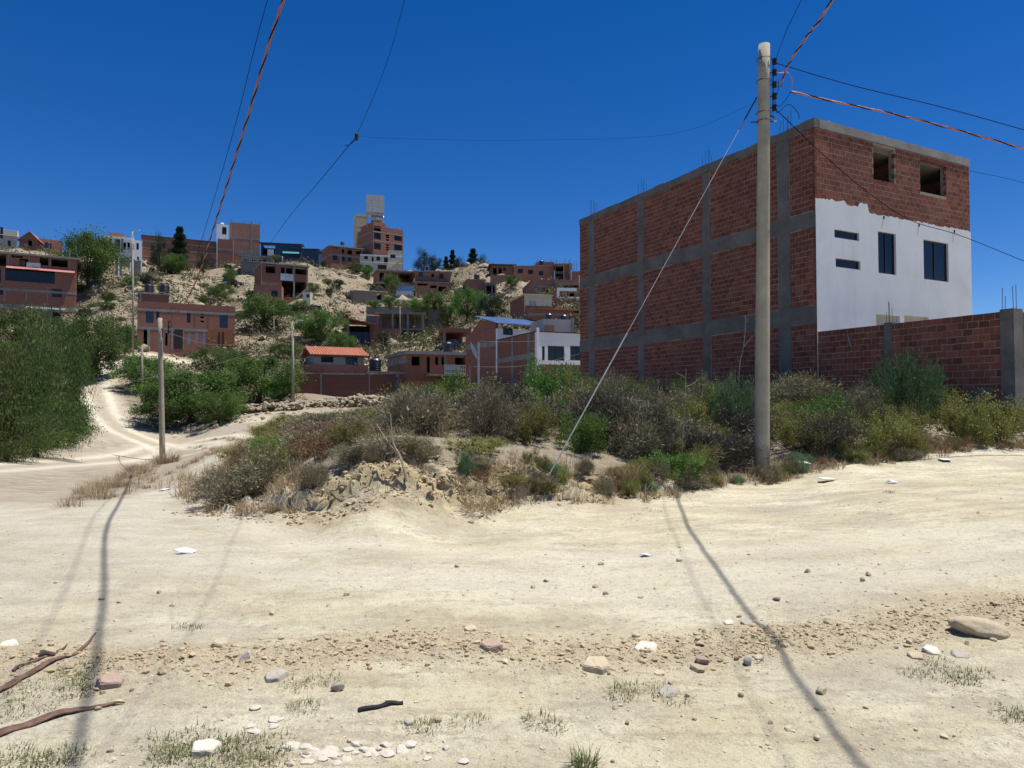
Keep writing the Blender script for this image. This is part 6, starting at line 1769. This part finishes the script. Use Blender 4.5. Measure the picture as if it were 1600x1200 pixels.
# ---- terrace walls and roof tanks on the slope
for px0, px1, py, Y, lab in ((268, 345, 452, 128, 'rough stone terrace wall above the house beside the dirt road'), (150, 200, 470, 112, 'rough stone terrace wall right of the terrace house'), (488, 545, 452, 142, 'rough stone terrace wall left of the long tin shack'),
                             (372, 425, 512, 100, 'rough stone terrace wall below the full green tree'), (640, 700, 530, 92, 'rough stone terrace wall right of the concrete frame'), (500, 560, 432, 164, 'rough stone terrace wall below the two storey skyline house'), (286, 350, 436, 146, 'rough stone terrace wall above the white car')):
    a = P(px0, py, Y); b_ = P(px1, py-2, Y+3); n_ = int((b_-a).length/.55); t = thing('terrace_wall', lab, 'wall', (a.x, a.y, hz(a.x, a.y)))
    q_ = [a+(b_-a)*(k/n_) for k in range(n_+1)]; zz_ = H(np.array([p.x for p in q_]), np.array([p.y for p in q_]))
    for k in range(n_):
        for r_ in range(2):
            v_, f_ = ST[rs.randrange(8)]; sc_ = np.array([rs.uniform(.3, .45), rs.uniform(.3, .4), rs.uniform(.24, .34)])
            m = MB(); m.v = (v_*sc_+np.array([q_[k].x-a.x, q_[k].y-a.y, zz_[k]-t.location.z+.1+r_*.42])).tolist(); m.f = f_; m.build('stone', 'hill_rock', t)
for i, (px, py, Y, lab) in enumerate(((75, 386, 112, 'dark tank on the roof of the terrace house'), (440, 408, 123, 'dark tank on the roof of the open stair house'), (668, 421, 163, 'dark tank on the roof with two blue windows'), (745, 435, 122, 'dark tank on the two part brick house'), (535, 382, 187, 'dark tank on the two storey house by the tall block'), (700, 546, 71, 'black tank on the roof of the low house with three windows'), (846, 413, 141, 'dark tank on the right skyline house'))):
    p = P(px, py, Y); tank('water_tank', lab, p-Vector((0, 0, .25)), .5, 1.05, 'tank_black', group=None)

# ---- cars
def car(name, label, p, rz, paint, L=4.1):
    t = thing(name, label, 'car', p, rz); w = 1.6
    prof = [(-.5,.28),(.5,.28),(.5,.55),(.46,.68),(.26,.74),(.1,1.12),(-.22,1.15),(-.36,.78),(-.5,.72)]
    MB().poly([(a*L, -w/2, z) for a, z in prof], (0, w, 0)).build('body', paint, t)
    for s_ in (-1, 1):
        y0 = s_*(w/2+.004)
        MB().poly([(.22*L, y0, .78), (.09*L, y0, 1.07), (-.05*L, y0, 1.08), (-.05*L, y0, .78)], (0, s_*.01, 0)).build('window', 'glass', t)
        MB().poly([(-.07*L, y0, .78), (-.07*L, y0, 1.08), (-.21*L, y0, 1.08), (-.31*L, y0, .8)], (0, s_*.01, 0)).build('window', 'glass', t)
        for a in (-.31, .31):
            m = MB().lathe([(.3, -.09), (.31, 0), (.3, .09)], 14); m.v = [(x+a*L, z+s_*(w/2-.06), y+.3) for x, y, z in m.v]
            q = m.build('wheel', 'black_rubber', t)
        MB().box(.497*L, s_*.55-.12, .5, .503*L, s_*.55+.12, .62).build('headlight', 'white_frame', t)
    return t
g = P(367, 449, 143); g.z = hz(g.x, g.y)
car('parked_car', 'white car parked on the sandy slope below the ridge', g, .12, 'car_white')
g = P(714, 546, 85); g.z = max(hz(g.x, g.y), g.z)
car('parked_car', 'dark blue car half hidden in the earth roofed shelter', g, .05, 'car_blue', 3.6)
g = P(224, 438, 140); g.z = max(g.z, hz(g.x, g.y))
tank('water_tank', 'blue plastic tank on the slope below the white annex', g, .8, 1.0, 'roof_blue')
